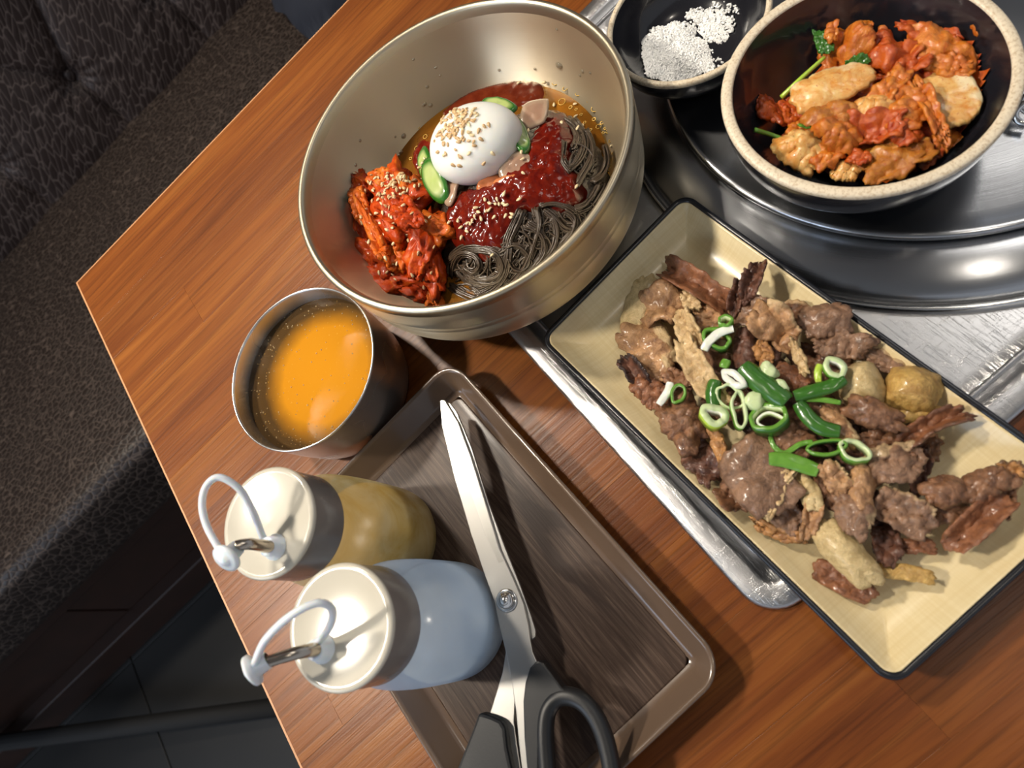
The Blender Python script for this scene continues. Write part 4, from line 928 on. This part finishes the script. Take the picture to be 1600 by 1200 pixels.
sn = mk('noodle_strands', join(*gs), M['noodle'], noodles); sn['kind'] = 'stuff'

# sauce
main = [(716, 296), (700, 318), (690, 345), (700, 372), (716, 388), (738, 398), (768, 404), (786, 380), (794, 352), (806, 332), (838, 322), (872, 330), (904, 318), (914, 296), (900, 268), (888, 240), (896, 205), (886, 178), (868, 170), (846, 176), (830, 205), (815, 240), (790, 262), (760, 285)]
setp(mk('red_sauce', patch(main, lambda x, y: mound(x, y) + .0012, .0040, .007, .0010, .0014, 1, .005, lambda u, v: PM(u, v, .004)), M['sauce']), 'thick dark red chilli sauce covering the noodles below the egg', 'sauce')
setp(mk('red_sauce', patch([(640, 262), (645, 230), (662, 206), (690, 208), (690, 250), (668, 280), (650, 285)], lambda x, y: mound(x, y) + .001, .0035, .006, .0010, .0012, 3, .005, lambda u, v: PM(u, v, .003)), M['sauce']), 'small patch of dark red chilli sauce left of the egg', 'sauce')
film = [(692, 178), (712, 158), (740, 142), (780, 131), (818, 127), (840, 130), (850, 142), (842, 162), (800, 168), (760, 172), (720, 185)]
setp(mk('red_sauce', patch(film, lambda x, y: BZ + .0002, .0012, .004, .0012, .0003, 8, .0012, lambda u, v: P(u, v, BZ), .0006), M['thin_sauce']), 'thin red sauce floating on the broth behind the egg', 'sauce')

# egg
def egg_geo(c, a, b, h, X, seed=1):
    V = []; F = []; n, m = 56, 22; Y = Vector((0, 0, 1)).cross(X)
    for j in range(m + 1):
        t = math.pi * .64 * j / m
        for i in range(n):
            p_ = 2 * math.pi * i / n; x = math.cos(p_) * math.sin(t); y = math.sin(p_) * math.sin(t)
            k = 1 - .07 * x
            V.append(c + X * (a * x) + Y * (b * y * k) + Vector((0, 0, h * math.cos(t))))
    for j in range(m):
        for i in range(n): F.append((j * n + i, (j + 1) * n + i, (j + 1) * n + (i + 1) % n, j * n + (i + 1) % n))
    return V, F
def egg_mat():
    m = N('egg_white'); m.inp(Base_Color=(.88, .87, .81, 1), Roughness=.27, Subsurface_Weight=.7, Subsurface_Radius=(.9, .75, .6), Subsurface_Scale=.012, Coat_Weight=.12); m.bump(m.noise(m.co(), 90, 2), .05, .001); return m.m
EC = P(744, 224, .0665); ex = (P(790, 208, .0665) - P(690, 240, .0665)); ex.z = 0; ex.normalize()
EA, EB, EH = .0298, .0248, .0200
setp(mk('egg', egg_geo(EC, EA, EB, EH, ex), egg_mat()), 'peeled boiled white egg half on top of the cold noodles', 'egg')
# cucumber, radish, pear
def slice_mat(name, rim, flesh, inner_):
    m = N(name); at = m.attr('edge'); f = m.noise(m.co(rnd=True), 120, 3)
    c = m.mix(m.ramp(at, [(.55, 0), (.82, 1)]), m.mix(f, flesh, inner_), rim)
    m.inp(Base_Color=c, Roughness=.2, Coat_Weight=.4, Subsurface_Weight=.2, Subsurface_Radius=(.5, .5, .3), Subsurface_Scale=.003); return m.m
M['cucumber'] = slice_mat('cucumber', (.030, .15, .014), (.36, .47, .13), (.50, .55, .24))
M['radish'] = slice_mat('radish', (.40, .28, .19), (.42, .28, .19), (.32, .17, .11))
M['pickle'] = slice_mat('sauce_stained_radish', (.50, .16, .05), (.48, .17, .06), (.42, .12, .05))
def veg(name, label, cat, group, u, v, z, L, Wd, deg, mat, seed, rx=0, ry=0, bend=.3, th=.0022, cut=None):
    c, X, Y, l, w = frame_at(u, v, z, L, Wd, deg)
    R = Matrix((X, Y, Vector((0, 0, 1)))).transposed() @ Euler((math.radians(rx), math.radians(ry), 0)).to_matrix()
    V = []; F = []; ed = []; n, m = 32, 7
    for s in (1, -1):
        for j in range(m + 1):
            for i in range(n):
                a = 2 * math.pi * i / n; q = j / m
                e = .8 if cut is None else cut
                x = abs(math.cos(a)) ** e * math.copysign(1, math.cos(a)) * q * l / 2; y = abs(math.sin(a)) ** e * math.copysign(1, math.sin(a)) * q * w / 2
                k = 1 + .10 * nz(math.cos(a) + seed, math.sin(a), seed); x *= k; y *= k
                zz = bend * l * (.5 * (x / l) ** 2 * 4) * .4 + .0008 * nz(x * 200, y * 200, seed)
                V.append(c + R @ Vector((x, y, -zz + s * th / 2 * (1 if j < m else .4)))); ed.append(q)
    for s in (0, 1):
        o = s * n * (m + 1)
        for j in range(m):
            for i in range(n):
                f = (o + j * n + i, o + (j + 1) * n + i, o + (j + 1) * n + (i + 1) % n, o + j * n + (i + 1) % n); F.append(f if s == 0 else f[::-1])
    o = n * (m + 1); q = m * n
    for i in range(n): F.append((q + i, o + q + i, o + q + (i + 1) % n, q + (i + 1) % n))
    ob = mk(name, (V, F), mat, base=(c.x, c.y, min(p_.z for p_ in V)))
    at = ob.data.attributes.new('edge', 'FLOAT', 'POINT'); at.data.foreach_set('value', np.array(ed, np.float32))
    return setp(ob, label, cat, group)
CG = 'cucumber slices round the egg'; RG = 'radish slices under the egg'
veg('cucumber_slice', 'bright cucumber slice leaning out at the lower left of the egg', 'cucumber', CG, 677, 281, .064, 66, 38, 66, M['cucumber'], 1, rx=20, ry=8)
veg('cucumber_slice', 'cucumber slice half under another at the left of the egg', 'cucumber', CG, 664, 258, .060, 56, 30, 72, M['cucumber'], 2, rx=26)
veg('cucumber_slice', 'pale cucumber slice peeping out behind the egg', 'cucumber', CG, 778, 163, .062, 56, 24, 12, M['cucumber'], 3, rx=-8)
veg('cucumber_slice', 'dark edged cucumber slice at the right end of the egg', 'cucumber', CG, 812, 208, .066, 60, 26, 72, M['cucumber'], 4, rx=-30)
veg('radish_slice', 'pale see through radish slice right of the egg', 'radish', RG, 834, 178, .062, 66, 36, -48, M['radish'], 5, rx=12, cut=1.5)
veg('radish_slice', 'dull pink radish slice below the right end of the egg', 'radish', RG, 806, 262, .0635, 60, 36, -40, M['radish'], 6, rx=16, cut=.9)
veg('radish_slice', 'narrow pale radish slice between the cucumber and the sauce', 'radish', RG, 706, 290, .061, 62, 22, 104, M['radish'], 7, rx=10, cut=.9)
veg('radish_slice', 'orange stained radish slice half sunk in the red sauce', 'radish', RG, 796, 292, .0620, 56, 34, -10, M['pickle'], 8, rx=14, cut=.6)
veg('radish_slice', 'thin stained radish sliver under the lower edge of the egg', 'radish', RG, 764, 288, .0615, 44, 26, -50, M['pickle'], 9, rx=14, cut=.8)

# red seasoned fish
def fish_mat(name, a, b, c_):
    m = N(name); co = m.co(rnd=True); f = m.noise(co, 110, 5, .65, .8); g = m.noise(co, 380, 4, .65)
    c = m.ramp(f, [(.3, a), (.55, b), (.78, c_)]); c = m.mix(m.ramp(g, [(.62, 0), (.75, .6)]), c, tuple(min(1, x * 1.7 + .03) for x in c_))
    m.inp(Base_Color=c, Roughness=.34, Specular_IOR_Level=.2, Coat_Weight=.12, Coat_Roughness=.07, Subsurface_Weight=.0, Subsurface_Radius=(.7, .2, .08), Subsurface_Scale=.003)
    m.bump(m.math('ADD', g, f), .5, .0010); return m.m
FR = fish_mat('red_fish', (.27, .019, .002), (.47, .050, .004), (.62, .15, .012)); FO = fish_mat('orange_fish', (.40, .045, .005), (.60, .125, .012), (.70, .24, .03))
FG = 'red seasoned fish pieces in the noodle bowl'
FISH = [
 ('dark red fish chunk at the top left of the red heap', 568, 290, .050, 46, 40, 50, .016, FR), ('largest red fish lump in the middle of the heap', 622, 308, .056, 84, 76, 60, .024, FR),
 ('long red fish strip along the left side of the heap', 558, 342, .047, 76, 36, 80, .014, FR), ('small dark fish tip touching the steel wall at the left', 538, 374, .043, 46, 30, -15, .010, FR),
 ('thin orange fish strand crossing the heap', 580, 352, .060, 96, 18, 66, .008, FO), ('broad red fish lump below the middle of the heap', 614, 358, .053, 86, 66, 40, .022, FR),
 ('smooth orange fish chunk in the lower middle', 625, 398, .053, 52, 34, 84, .014, FO), ('red fish lump over the bare steel at the bottom', 614, 436, .043, 80, 50, 20, .018, FR),
 ('small pointed fish scrap at the lower left of the heap', 578, 419, .044, 46, 18, -14, .008, FR), ('orange red fish piece next to the noodles', 666, 380, .052, 88, 44, 100, .017, FR),
 ('orange fish chunk against the dark red sauce', 684, 358, .057, 46, 40, 30, .013, FO), ('round fish piece below the orange chunk', 678, 424, .046, 62, 32, 80, .014, FR),
 ('fish strip hanging down to the bowl edge below the noodles', 672, 464, .038, 60, 27, 70, .010, FO), ('dark orange fish piece under the cucumber', 652, 296, .052, 54, 40, 20, .014, FO),
 ('red fish lump filling the left side under the orange strand', 592, 402, .045, 70, 56, 60, .020, FR), ('red fish scrap between the two lower lumps', 646, 448, .040, 56, 36, 30, .014, FR)]
for k, (lab, u, v, z, L, Wd, deg, h, mt) in enumerate(FISH):
    chunk(lab, u, v, z - .003, L, Wd, h, deg, mt, k + 20, 'fish_piece', 'fish', FG, n=40, m=24, amp=.30, e=.8)
for k, (lab, u, v, z, L, Wd, deg, kw) in enumerate([
 ('ragged orange fish flap over the top of the red heap', 606, 286, .062, 62, 34, 20, dict(ripple=.8, irr=.4)), ('curled orange fish flap on the left shoulder of the heap', 562, 318, .056, 60, 30, 75, dict(fold=1.0, ripple=.5)),
 ('wrinkled red fish flap in the centre of the heap', 636, 336, .066, 62, 40, 50, dict(ripple=.9, irr=.4)), ('twisted orange fish flap low in the heap', 596, 384, .056, 56, 22, 62, dict(ripple=.8, curl=1.0)),
 ('red fish flap at the lower right of the heap', 656, 410, .051, 56, 30, 96, dict(ripple=.8, irr=.4))]):
    put('fish_piece', lab, 'fish', FG, u, v, z, L, Wd, deg, FO if 'orange' in lab else FR, 60 + k, th=.0035, **kw)

# sesame seeds: one mesh, many objects
sv, sf = [], []
for j in range(7):
    t = math.pi * j / 6
    for i in range(8):
        a = 2 * math.pi * i / 8; w = math.sin(t) * (1 - .35 * math.cos(t)) ; sv.append((.00165 * -math.cos(t), .00092 * w * math.cos(a), .00060 * w * math.sin(a)))
for j in range(6):
    for i in range(8): sf.append((j * 8 + i, j * 8 + (i + 1) % 8, (j + 1) * 8 + (i + 1) % 8, (j + 1) * 8 + i))
def seed_mesh(name, mat):
    me = bpy.data.meshes.new(name); me.from_pydata(sv, [], sf); me.materials.append(mat); me.polygons.foreach_set('use_smooth', [True] * len(sf)); return me
SM_P = seed_mesh('pale_sesame', plain('pale_sesame', (.74, .58, .34), .35, nscale=500)); SM_T = seed_mesh('toasted_sesame', plain('toasted_sesame', (.60, .39, .19), .4, nscale=500, namt=.3))
r_ = random.Random(21)
def seed(q, me, label, group, nrm=Vector((0, 0, 1))):
    o = bpy.data.objects.new('sesame_seed', me); COL.objects.link(o); o.location = q + nrm * .0005 + Vector((0, 0, TZ))
    o.rotation_mode = 'QUATERNION'; o.rotation_quaternion = Vector((0, 0, 1)).rotation_difference(nrm) @ Euler((r_.uniform(-.3, .3), r_.uniform(-.35, .35), r_.uniform(0, 6.28))).to_quaternion()
    s = r_.uniform(.85, 1.15); o.scale = (s, s, s); setp(o, label, 'sesame seed', group)
eY = Vector((0, 0, 1)).cross(ex)
def egg_hit(u, v):
    d = (CAM_M @ Vector(((u - 800) / FPX, -(v - 600) / FPX, -1))).normalized(); o = CAM_P - EC
    S = lambda w: Vector((w.dot(ex) / EA, w.dot(eY) / EB, w.z / EH))
    O, D = S(o), S(d); A = D.dot(D); B = O.dot(D); Cc = O.dot(O) - 1; ds = B * B - A * Cc
    if ds < 0: return None
    t = (-B - math.sqrt(ds)) / A; q = O + D * t
    n = (ex * (q.x / EA) + eY * (q.y / EB) + Vector((0, 0, q.z / EH))).normalized(); return CAM_P + d * t, n
cl = [(r_.gauss(712, 13), r_.gauss(196, 15)) for _ in range(62)] + [(r_.gauss(722, 15), r_.gauss(176, 8)) for _ in range(26)] + [(r_.gauss(700, 12), r_.gauss(212, 9)) for _ in range(22)] + [(748, 205), (757, 198), (740, 222), (752, 218), (718, 244), (720, 245), (733, 240), (770, 240), (709, 258), (719, 259), (756, 255), (695, 242), (697, 240), (764, 196), (738, 212), (742, 228)]
for u, v in cl:
    h = egg_hit(u, v)
    if h: seed(h[0], SM_T if r_.random() < .75 else SM_P, 'toasted sesame seed sprinkled on the white egg', 'sesame seeds on the egg', h[1])
for u, v in [(790, 338), (777, 312), (774, 319), (780, 319), (765, 328), (744, 325), (742, 339), (731, 349), (735, 350), (738, 346), (716, 345), (721, 372), (720, 356), (702, 348), (705, 360), (800, 335), (798, 340), (787, 319), (791, 321), (811, 312), (765, 318), (769, 399), (850, 130), (811, 130), (845, 175), (878, 192), (903, 200), (815, 238), (817, 249), (818, 271), (901, 292), (788, 303), (760, 330), (752, 342), (840, 178), (826, 204), (772, 340), (758, 312), (730, 362), (748, 332)]:
    q = PM(u, v, .0066) if v > 160 else P(u, v, BZ + .0016)
    seed(q, SM_P, 'pale sesame seed lying on the dark red sauce', 'sesame seeds on the sauce')
for u, v in [(957, 219), (965, 234), (967, 244), (899, 163), (900, 182), (911, 196), (866, 164), (956, 228), (898, 270), (718, 135)]:
    seed(P(u, v, BZ + .0004), SM_P, 'pale sesame seed floating on the amber broth', 'sesame seeds on the broth')
FZ = .062
fs = [(r_.gauss(618, 16), r_.gauss(284, 8)) for _ in range(46)] + [(r_.gauss(600, 22), r_.gauss(310, 18)) for _ in range(28)] + [(r_.uniform(556, 690), r_.uniform(290, 450)) for _ in range(34)] + [(656, 262), (652, 270), (660, 255), (664, 248), (658, 280), (655, 290)]
dg = bpy.context.evaluated_depsgraph_get()
for u, v in fs:
    d = (CAM_M @ Vector(((u - 800) / FPX, -(v - 600) / FPX, -1))).normalized()
    hit, loc, nr, _, ob, _ = SC.ray_cast(dg, CAM_P + Vector((0, 0, TZ)), d)
    if hit and ob.name.startswith(('fish', 'red_s', 'cucumber')): seed(loc - Vector((0, 0, TZ)), SM_P if r_.random() < .7 else SM_T, 'pale sesame seed stuck to the red fish heap', 'sesame seeds on the fish', nr if nr.z > 0 else Vector((0, 0, 1)))

# ------------------------------------------------------------------ kimchi
def kim_mat(name, a, b, pale, bump=.5):
    m = N(name); co = m.co(rnd=True); f = m.noise(m.co((1, 1, 1), rnd=True), 110, 6, .7, 1.2); g = m.noise(co, 520, 4, .7)
    c = m.ramp(f, [(.36, a), (.6, b)])
    fa = m.math('ADD', m.attr('fat'), m.math('MULTIPLY_ADD', f, .7)); fa.node.inputs[1].links[0].from_node.inputs[2].default_value = -.35
    c = m.mix(m.ramp(fa, [(.35, 0), (.75, 1)]), c, pale)
    c = m.mix(m.ramp(g, [(.60, 0), (.70, .8)]), c, (.45, .045, .008))
    m.inp(Base_Color=c, Roughness=.3, Coat_Weight=.3, Coat_Roughness=.1, Subsurface_Weight=.1, Subsurface_Radius=(.7, .3, .1), Subsurface_Scale=.004)
    m.bump(m.math('ADD', g, f), bump, .0012); return m.m
K_R = kim_mat('kimchi_red', (.36, .040, .004), (.54, .105, .009), (.62, .25, .045)); K_O = kim_mat('kimchi_orange', (.46, .095, .007), (.62, .20, .02), (.70, .38, .09))
K_B = kim_mat('kimchi_brownish', (.36, .10, .010), (.52, .20, .025), (.62, .35, .09)); K_P = kim_mat('kimchi_pale', (.62, .24, .035), (.76, .50, .19), (.79, .64, .38), .25)
KC = (.4840, -.4322)
KW = [(0, .0235), (.0270, .0243), (.0426, .0328), (.0535, .0462), (.0590, .0590), (.0608, .0640)]
def kwall(d):
    for (a, za), (b, zb_) in zip(KW, KW[1:]):
        if d <= b: return za + (zb_ - za) * (d - a) / (b - a)
    return .064
def kclip(q):
    dx, dy = q.x - KC[0], q.y - KC[1]; d = math.hypot(dx, dy)
    R_ = .0475 + .0065 * (1 - math.exp(-max(0, d - .0475) / .0065))
    if d > .0475: dx, dy = dx * R_ / d, dy * R_ / d; d = R_
    return Vector((KC[0] + dx, KC[1] + dy, max(q.z, kwall(d) + .0012)))
def kz(x, y):
    d = math.hypot(x - KC[0], y - KC[1]); return max(.0245 + .022 * max(0, 1 - (d / .058) ** 2.5), kwall(min(d, .057)) + .002)
def KP(u, v, dz=0):
    z = .04
    for _ in range(5):
        q = P(u, v, z); z = kz(q.x, q.y) + dz
    return q.x, q.y, z
kb = patch([(1225, 200), (1240, 150), (1300, 75), (1400, 60), (1490, 75), (1525, 115), (1525, 150), (1485, 225), (1400, 262), (1310, 258), (1245, 235)], lambda x, y: max(kz(x, y) - .006, kwall(math.hypot(x - KC[0], y - KC[1])) + .001), .003, .008, .0018, .003, 14, .0, lambda u, v: P(u, v, .042))
KG = 'kimchi leaves in the black bowl'
setp(mk('kimchi_shreds', kb, K_R, base=(KC[0], KC[1], .0228)), 'red shredded kimchi at the bottom of the black bowl', 'kimchi', kind='stuff')
KIM = [
 ('reddish kimchi shred in the middle of the bowl', 1390, 105, 0, 110, 50, 8, K_R, dict(ripple=.9)), ('red kimchi shred under the pale square piece', 1440, 200, 0, 100, 60, 60, K_R, dict(ripple=.8)), ('brownish kimchi leaf under the front leaves', 1320, 215, 0, 120, 60, 10, K_B, dict(ripple=.8)),
 ('fluffy orange kimchi clump at the upper left of the bowl', 1320, 72, 4, 70, 62, 50, K_O, dict(ripple=1.2, dome=.5)), ('small orange kimchi curl above the fluffy clump', 1347, 40, 4, 28, 24, 20, K_O, dict(ripple=.8, dome=.6)), ('tiny kimchi scrap beside the dark green leaf', 1299, 45, 3, 26, 18, 100, K_O, dict(ripple=.8)),
 ('wrinkled red kimchi leaf behind the middle', 1390, 78, 4, 74, 56, 30, K_R, dict(ripple=1.0, dome=.4, fatside=.4)), ('large glossy orange kimchi leaf along the back right', 1484, 70, 5, 124, 54, 10, K_O, dict(ripple=.7, dome=.5, fatside=.3)), ('thin red kimchi leaf edge along the back of the bowl', 1450, 44, 3, 96, 24, 12, K_R, dict(ripple=.8)),
 ('brown red kimchi shred between the back leaves', 1415, 92, 5, 70, 34, 5, K_R, dict(ripple=1.0)), ('orange kimchi fold left of the pale square piece', 1438, 112, 3, 60, 36, -20, K_R, dict(ripple=.9)),
 ('long pale cabbage rib at the left of the bowl', 1297, 138, 7, 136, 46, -20, K_P, dict(ripple=.12, dome=.35, irr=.2, fatside=.6)), ('square cream cabbage rib at the right of the bowl', 1492, 152, 9, 100, 84, 40, K_P, dict(ripple=.08, irr=.14, fold=.25, fatside=.9)),
 ('orange kimchi leaf draped over the top of the square rib', 1490, 102, 11, 74, 28, 12, K_O, dict(ripple=.7)), ('upright orange kimchi leaf in the centre', 1388, 136, 9, 80, 30, -52, K_O, dict(fold=.7, ripple=.5)), ('orange kimchi leaf right of the centre', 1412, 152, 6, 60, 44, 20, K_O, dict(ripple=.6, dome=.4)),
 ('orange kimchi leaf hanging down the left side of the square rib', 1452, 170, 11, 112, 24, 62, K_O, dict(fold=.5, curl=.8, ripple=.4)), ('folded brownish kimchi leaf below the long rib', 1312, 178, 6, 104, 36, -6, K_B, dict(ripple=.8, dome=.5)), ('pale yellow cabbage piece under the centre leaf', 1368, 168, 6, 58, 28, -10, K_P, dict(dome=.6)),
 ('red kimchi tip at the far left of the bowl', 1206, 176, 3, 60, 34, 22, K_R, dict(ripple=1.0, dome=.4)), ('frayed red kimchi bit behind the left tip', 1238, 178, 4, 46, 28, 60, K_R, dict(ripple=.9)), ('small orange kimchi leaf with a green fleck', 1262, 206, 6, 64, 28, 4, K_O, dict(ripple=.5)),
 ('crumpled orange kimchi leaf at the lower left of centre', 1312, 212, 8, 66, 44, 30, K_O, dict(ripple=.9, dome=.5)), ('bright red kimchi blob right of centre', 1412, 208, 8, 46, 36, 30, K_R, dict(ripple=.9, dome=.7)), ('shredded orange kimchi across the middle', 1362, 202, 6, 92, 40, 0, K_R, dict(ripple=1.1)),
 ('amber kimchi leaf above the red blob', 1408, 180, 7, 60, 50, 50, K_O, dict(ripple=.5, dome=.4)), ('pale kimchi piece at the lower left rim', 1250, 240, 6, 74, 46, 30, K_P, dict(dome=.8, ripple=.4)), ('orange kimchi leaf beside the lower left pale piece', 1296, 240, 7, 56, 40, -60, K_O, dict(ripple=.6, dome=.4)),
 ('large translucent amber kimchi leaf nearest the front rim', 1396, 250, 9, 112, 54, -24, K_B, dict(ripple=.4, fold=.6, fatside=.4)), ('light cabbage scrap at the front rim', 1322, 268, 5, 44, 28, 10, K_P, dict(dome=.4)), ('orange kimchi leaf below the square rib', 1476, 224, 5, 66, 30, -30, K_O, dict(dome=.4, ripple=.5)),
 ('small red kimchi scrap near the front rim', 1342, 250, 7, 34, 24, 20, K_R, dict(ripple=.8)), ('red kimchi shred below the front of the square rib', 1446, 242, 4, 40, 28, 20, K_R, dict(ripple=1.0)), ('dark red kimchi shred at the left under the rib', 1250, 162, 4, 44, 26, -40, K_R, dict(ripple=.9))]
for k, (lab, u, v, h, L, Wd, deg, mt, kw) in enumerate(KIM):
    if v < 100: v += 7
    if u > 1470: u -= 8
    x, y, z = KP(u, v, h * .0011)
    put('kimchi_leaf', lab, 'kimchi', KG, u, v, z, L * 1.06, Wd * 1.14, deg, mt, 100 + k, th=.0020 if mt is not K_P else .0034, clip=kclip, **kw)
q = P(1546, 36, .045)
put('kimchi_leaf', 'tiny orange kimchi bit stuck on the right wall of the bowl', 'kimchi', KG, 1546, 36, KP(1546, 36, .001)[2], 20, 12, 70, K_O, 150, th=.002, ripple=.8, clip=kclip)
def stem(label, pts, r, mat):
    pth = []
    for u, v, h in pts:
        x, y, z = KP(u, v, h); pth.append((x, y, z))
    pth = spline(pth, 5); n = len(pth)
    setp(mk('green_sprig', tube(pth, [r * (1 - .3 * i / n) for i in range(n)], 8), mat), label, 'green stem', 'green stems in the kimchi')
stem('lime green stem sticking out beside the long pale rib', [(1221, 152, .010), (1250, 124, .012), (1288, 90, .010)], .0014, G_L)
stem('dark green stem at the left wall of the kimchi bowl', [(1179, 203, .006), (1212, 213, .009), (1248, 228, .008)], .0013, G_M)
put('green_leaf', 'dark green leaf tuft at the upper left of the kimchi', 'leaf', None, 1286, 66, .0490, 44, 24, 70, G_D, 160, th=.0012, ripple=.8)
put('green_leaf', 'dark green leaf bit in the shadow behind the centre kimchi', 'leaf', None, 1342, 96, .0500, 36, 14, 5, G_D, 161, th=.0012, ripple=.8)
put('green_leaf', 'small green leaf strip on the small orange kimchi leaf', 'leaf', None, 1261, 196, .0500, 28, 10, 2, G_M, 162, th=.0012, ripple=.3)

# ------------------------------------------------------------------ salt
salt_m = plain('salt_grain', (.92, .92, .91), .4, nscale=900, namt=.04)
r_ = random.Random(9); gs = []
SCX = (.4700, -.3203)
def saltz(x, y):
    d = math.hypot(x - SCX[0], y - SCX[1]); return .0262 + .012 * sstep(.012, .040, d) * (d / .04)
grains = []
def heap(u, v, ru, rv, n, hz, dens_):
    for _ in range(n):
        a = r_.uniform(0, 6.283); q = r_.random() ** dens_
        uu, vv = u + ru * q * math.cos(a) * (1 + .25 * nz(math.cos(a) * 1.5, math.sin(a) * 1.5, u)), v + rv * q * math.sin(a) * (1 + .25 * nz(math.sin(a) * 1.5, math.cos(a) * 1.5, v))
        p_ = P(uu, vv, .030); p_ = P(uu, vv, saltz(p_.x, p_.y)); p_ = P(uu, vv, saltz(p_.x, p_.y) + hz * max(0, 1 - q ** 2) * r_.uniform(.75, 1))
        grains.append((p_.x, p_.y, p_.z))
heap(1058, 88, 52, 38, 3600, .007, .55); heap(1040, 72, 36, 32, 1700, .006, .6); heap(1036, 106, 30, 20, 900, .004, .6); heap(1080, 98, 36, 20, 900, .004, .65); heap(1062, 52, 26, 18, 700, .004, .6); heap(1118, 42, 26, 26, 620, .002, .62); heap(1092, 26, 22, 14, 200, .001, .7); heap(1128, 20, 26, 20, 90, .0005, .6); heap(1085, 100, 46, 26, 260, .0008, .8)
bv = [(-1, -1, -1), (1, -1, -1), (1, 1, -1), (-1, 1, -1), (-1, -1, 1), (1, -1, 1), (1, 1, 1), (-1, 1, 1)]; bf = box(0, 1, 0, 1, 0, 1)[1]
V = []; F = []
for x, y, z in grains:
    s = r_.uniform(.00034, .00062); R = Euler((r_.uniform(0, 3), r_.uniform(0, 3), r_.uniform(0, 3))).to_matrix(); n = len(V); c = Vector((x, y, z))
    V += [tuple(c + R @ (Vector(q) * s)) for q in bv]; F += [tuple(i + n for i in f) for f in bf]
setp(mk('salt', (V, F), salt_m, smooth=False), 'white coarse salt heaped in the small black bowl', 'salt', kind='stuff')
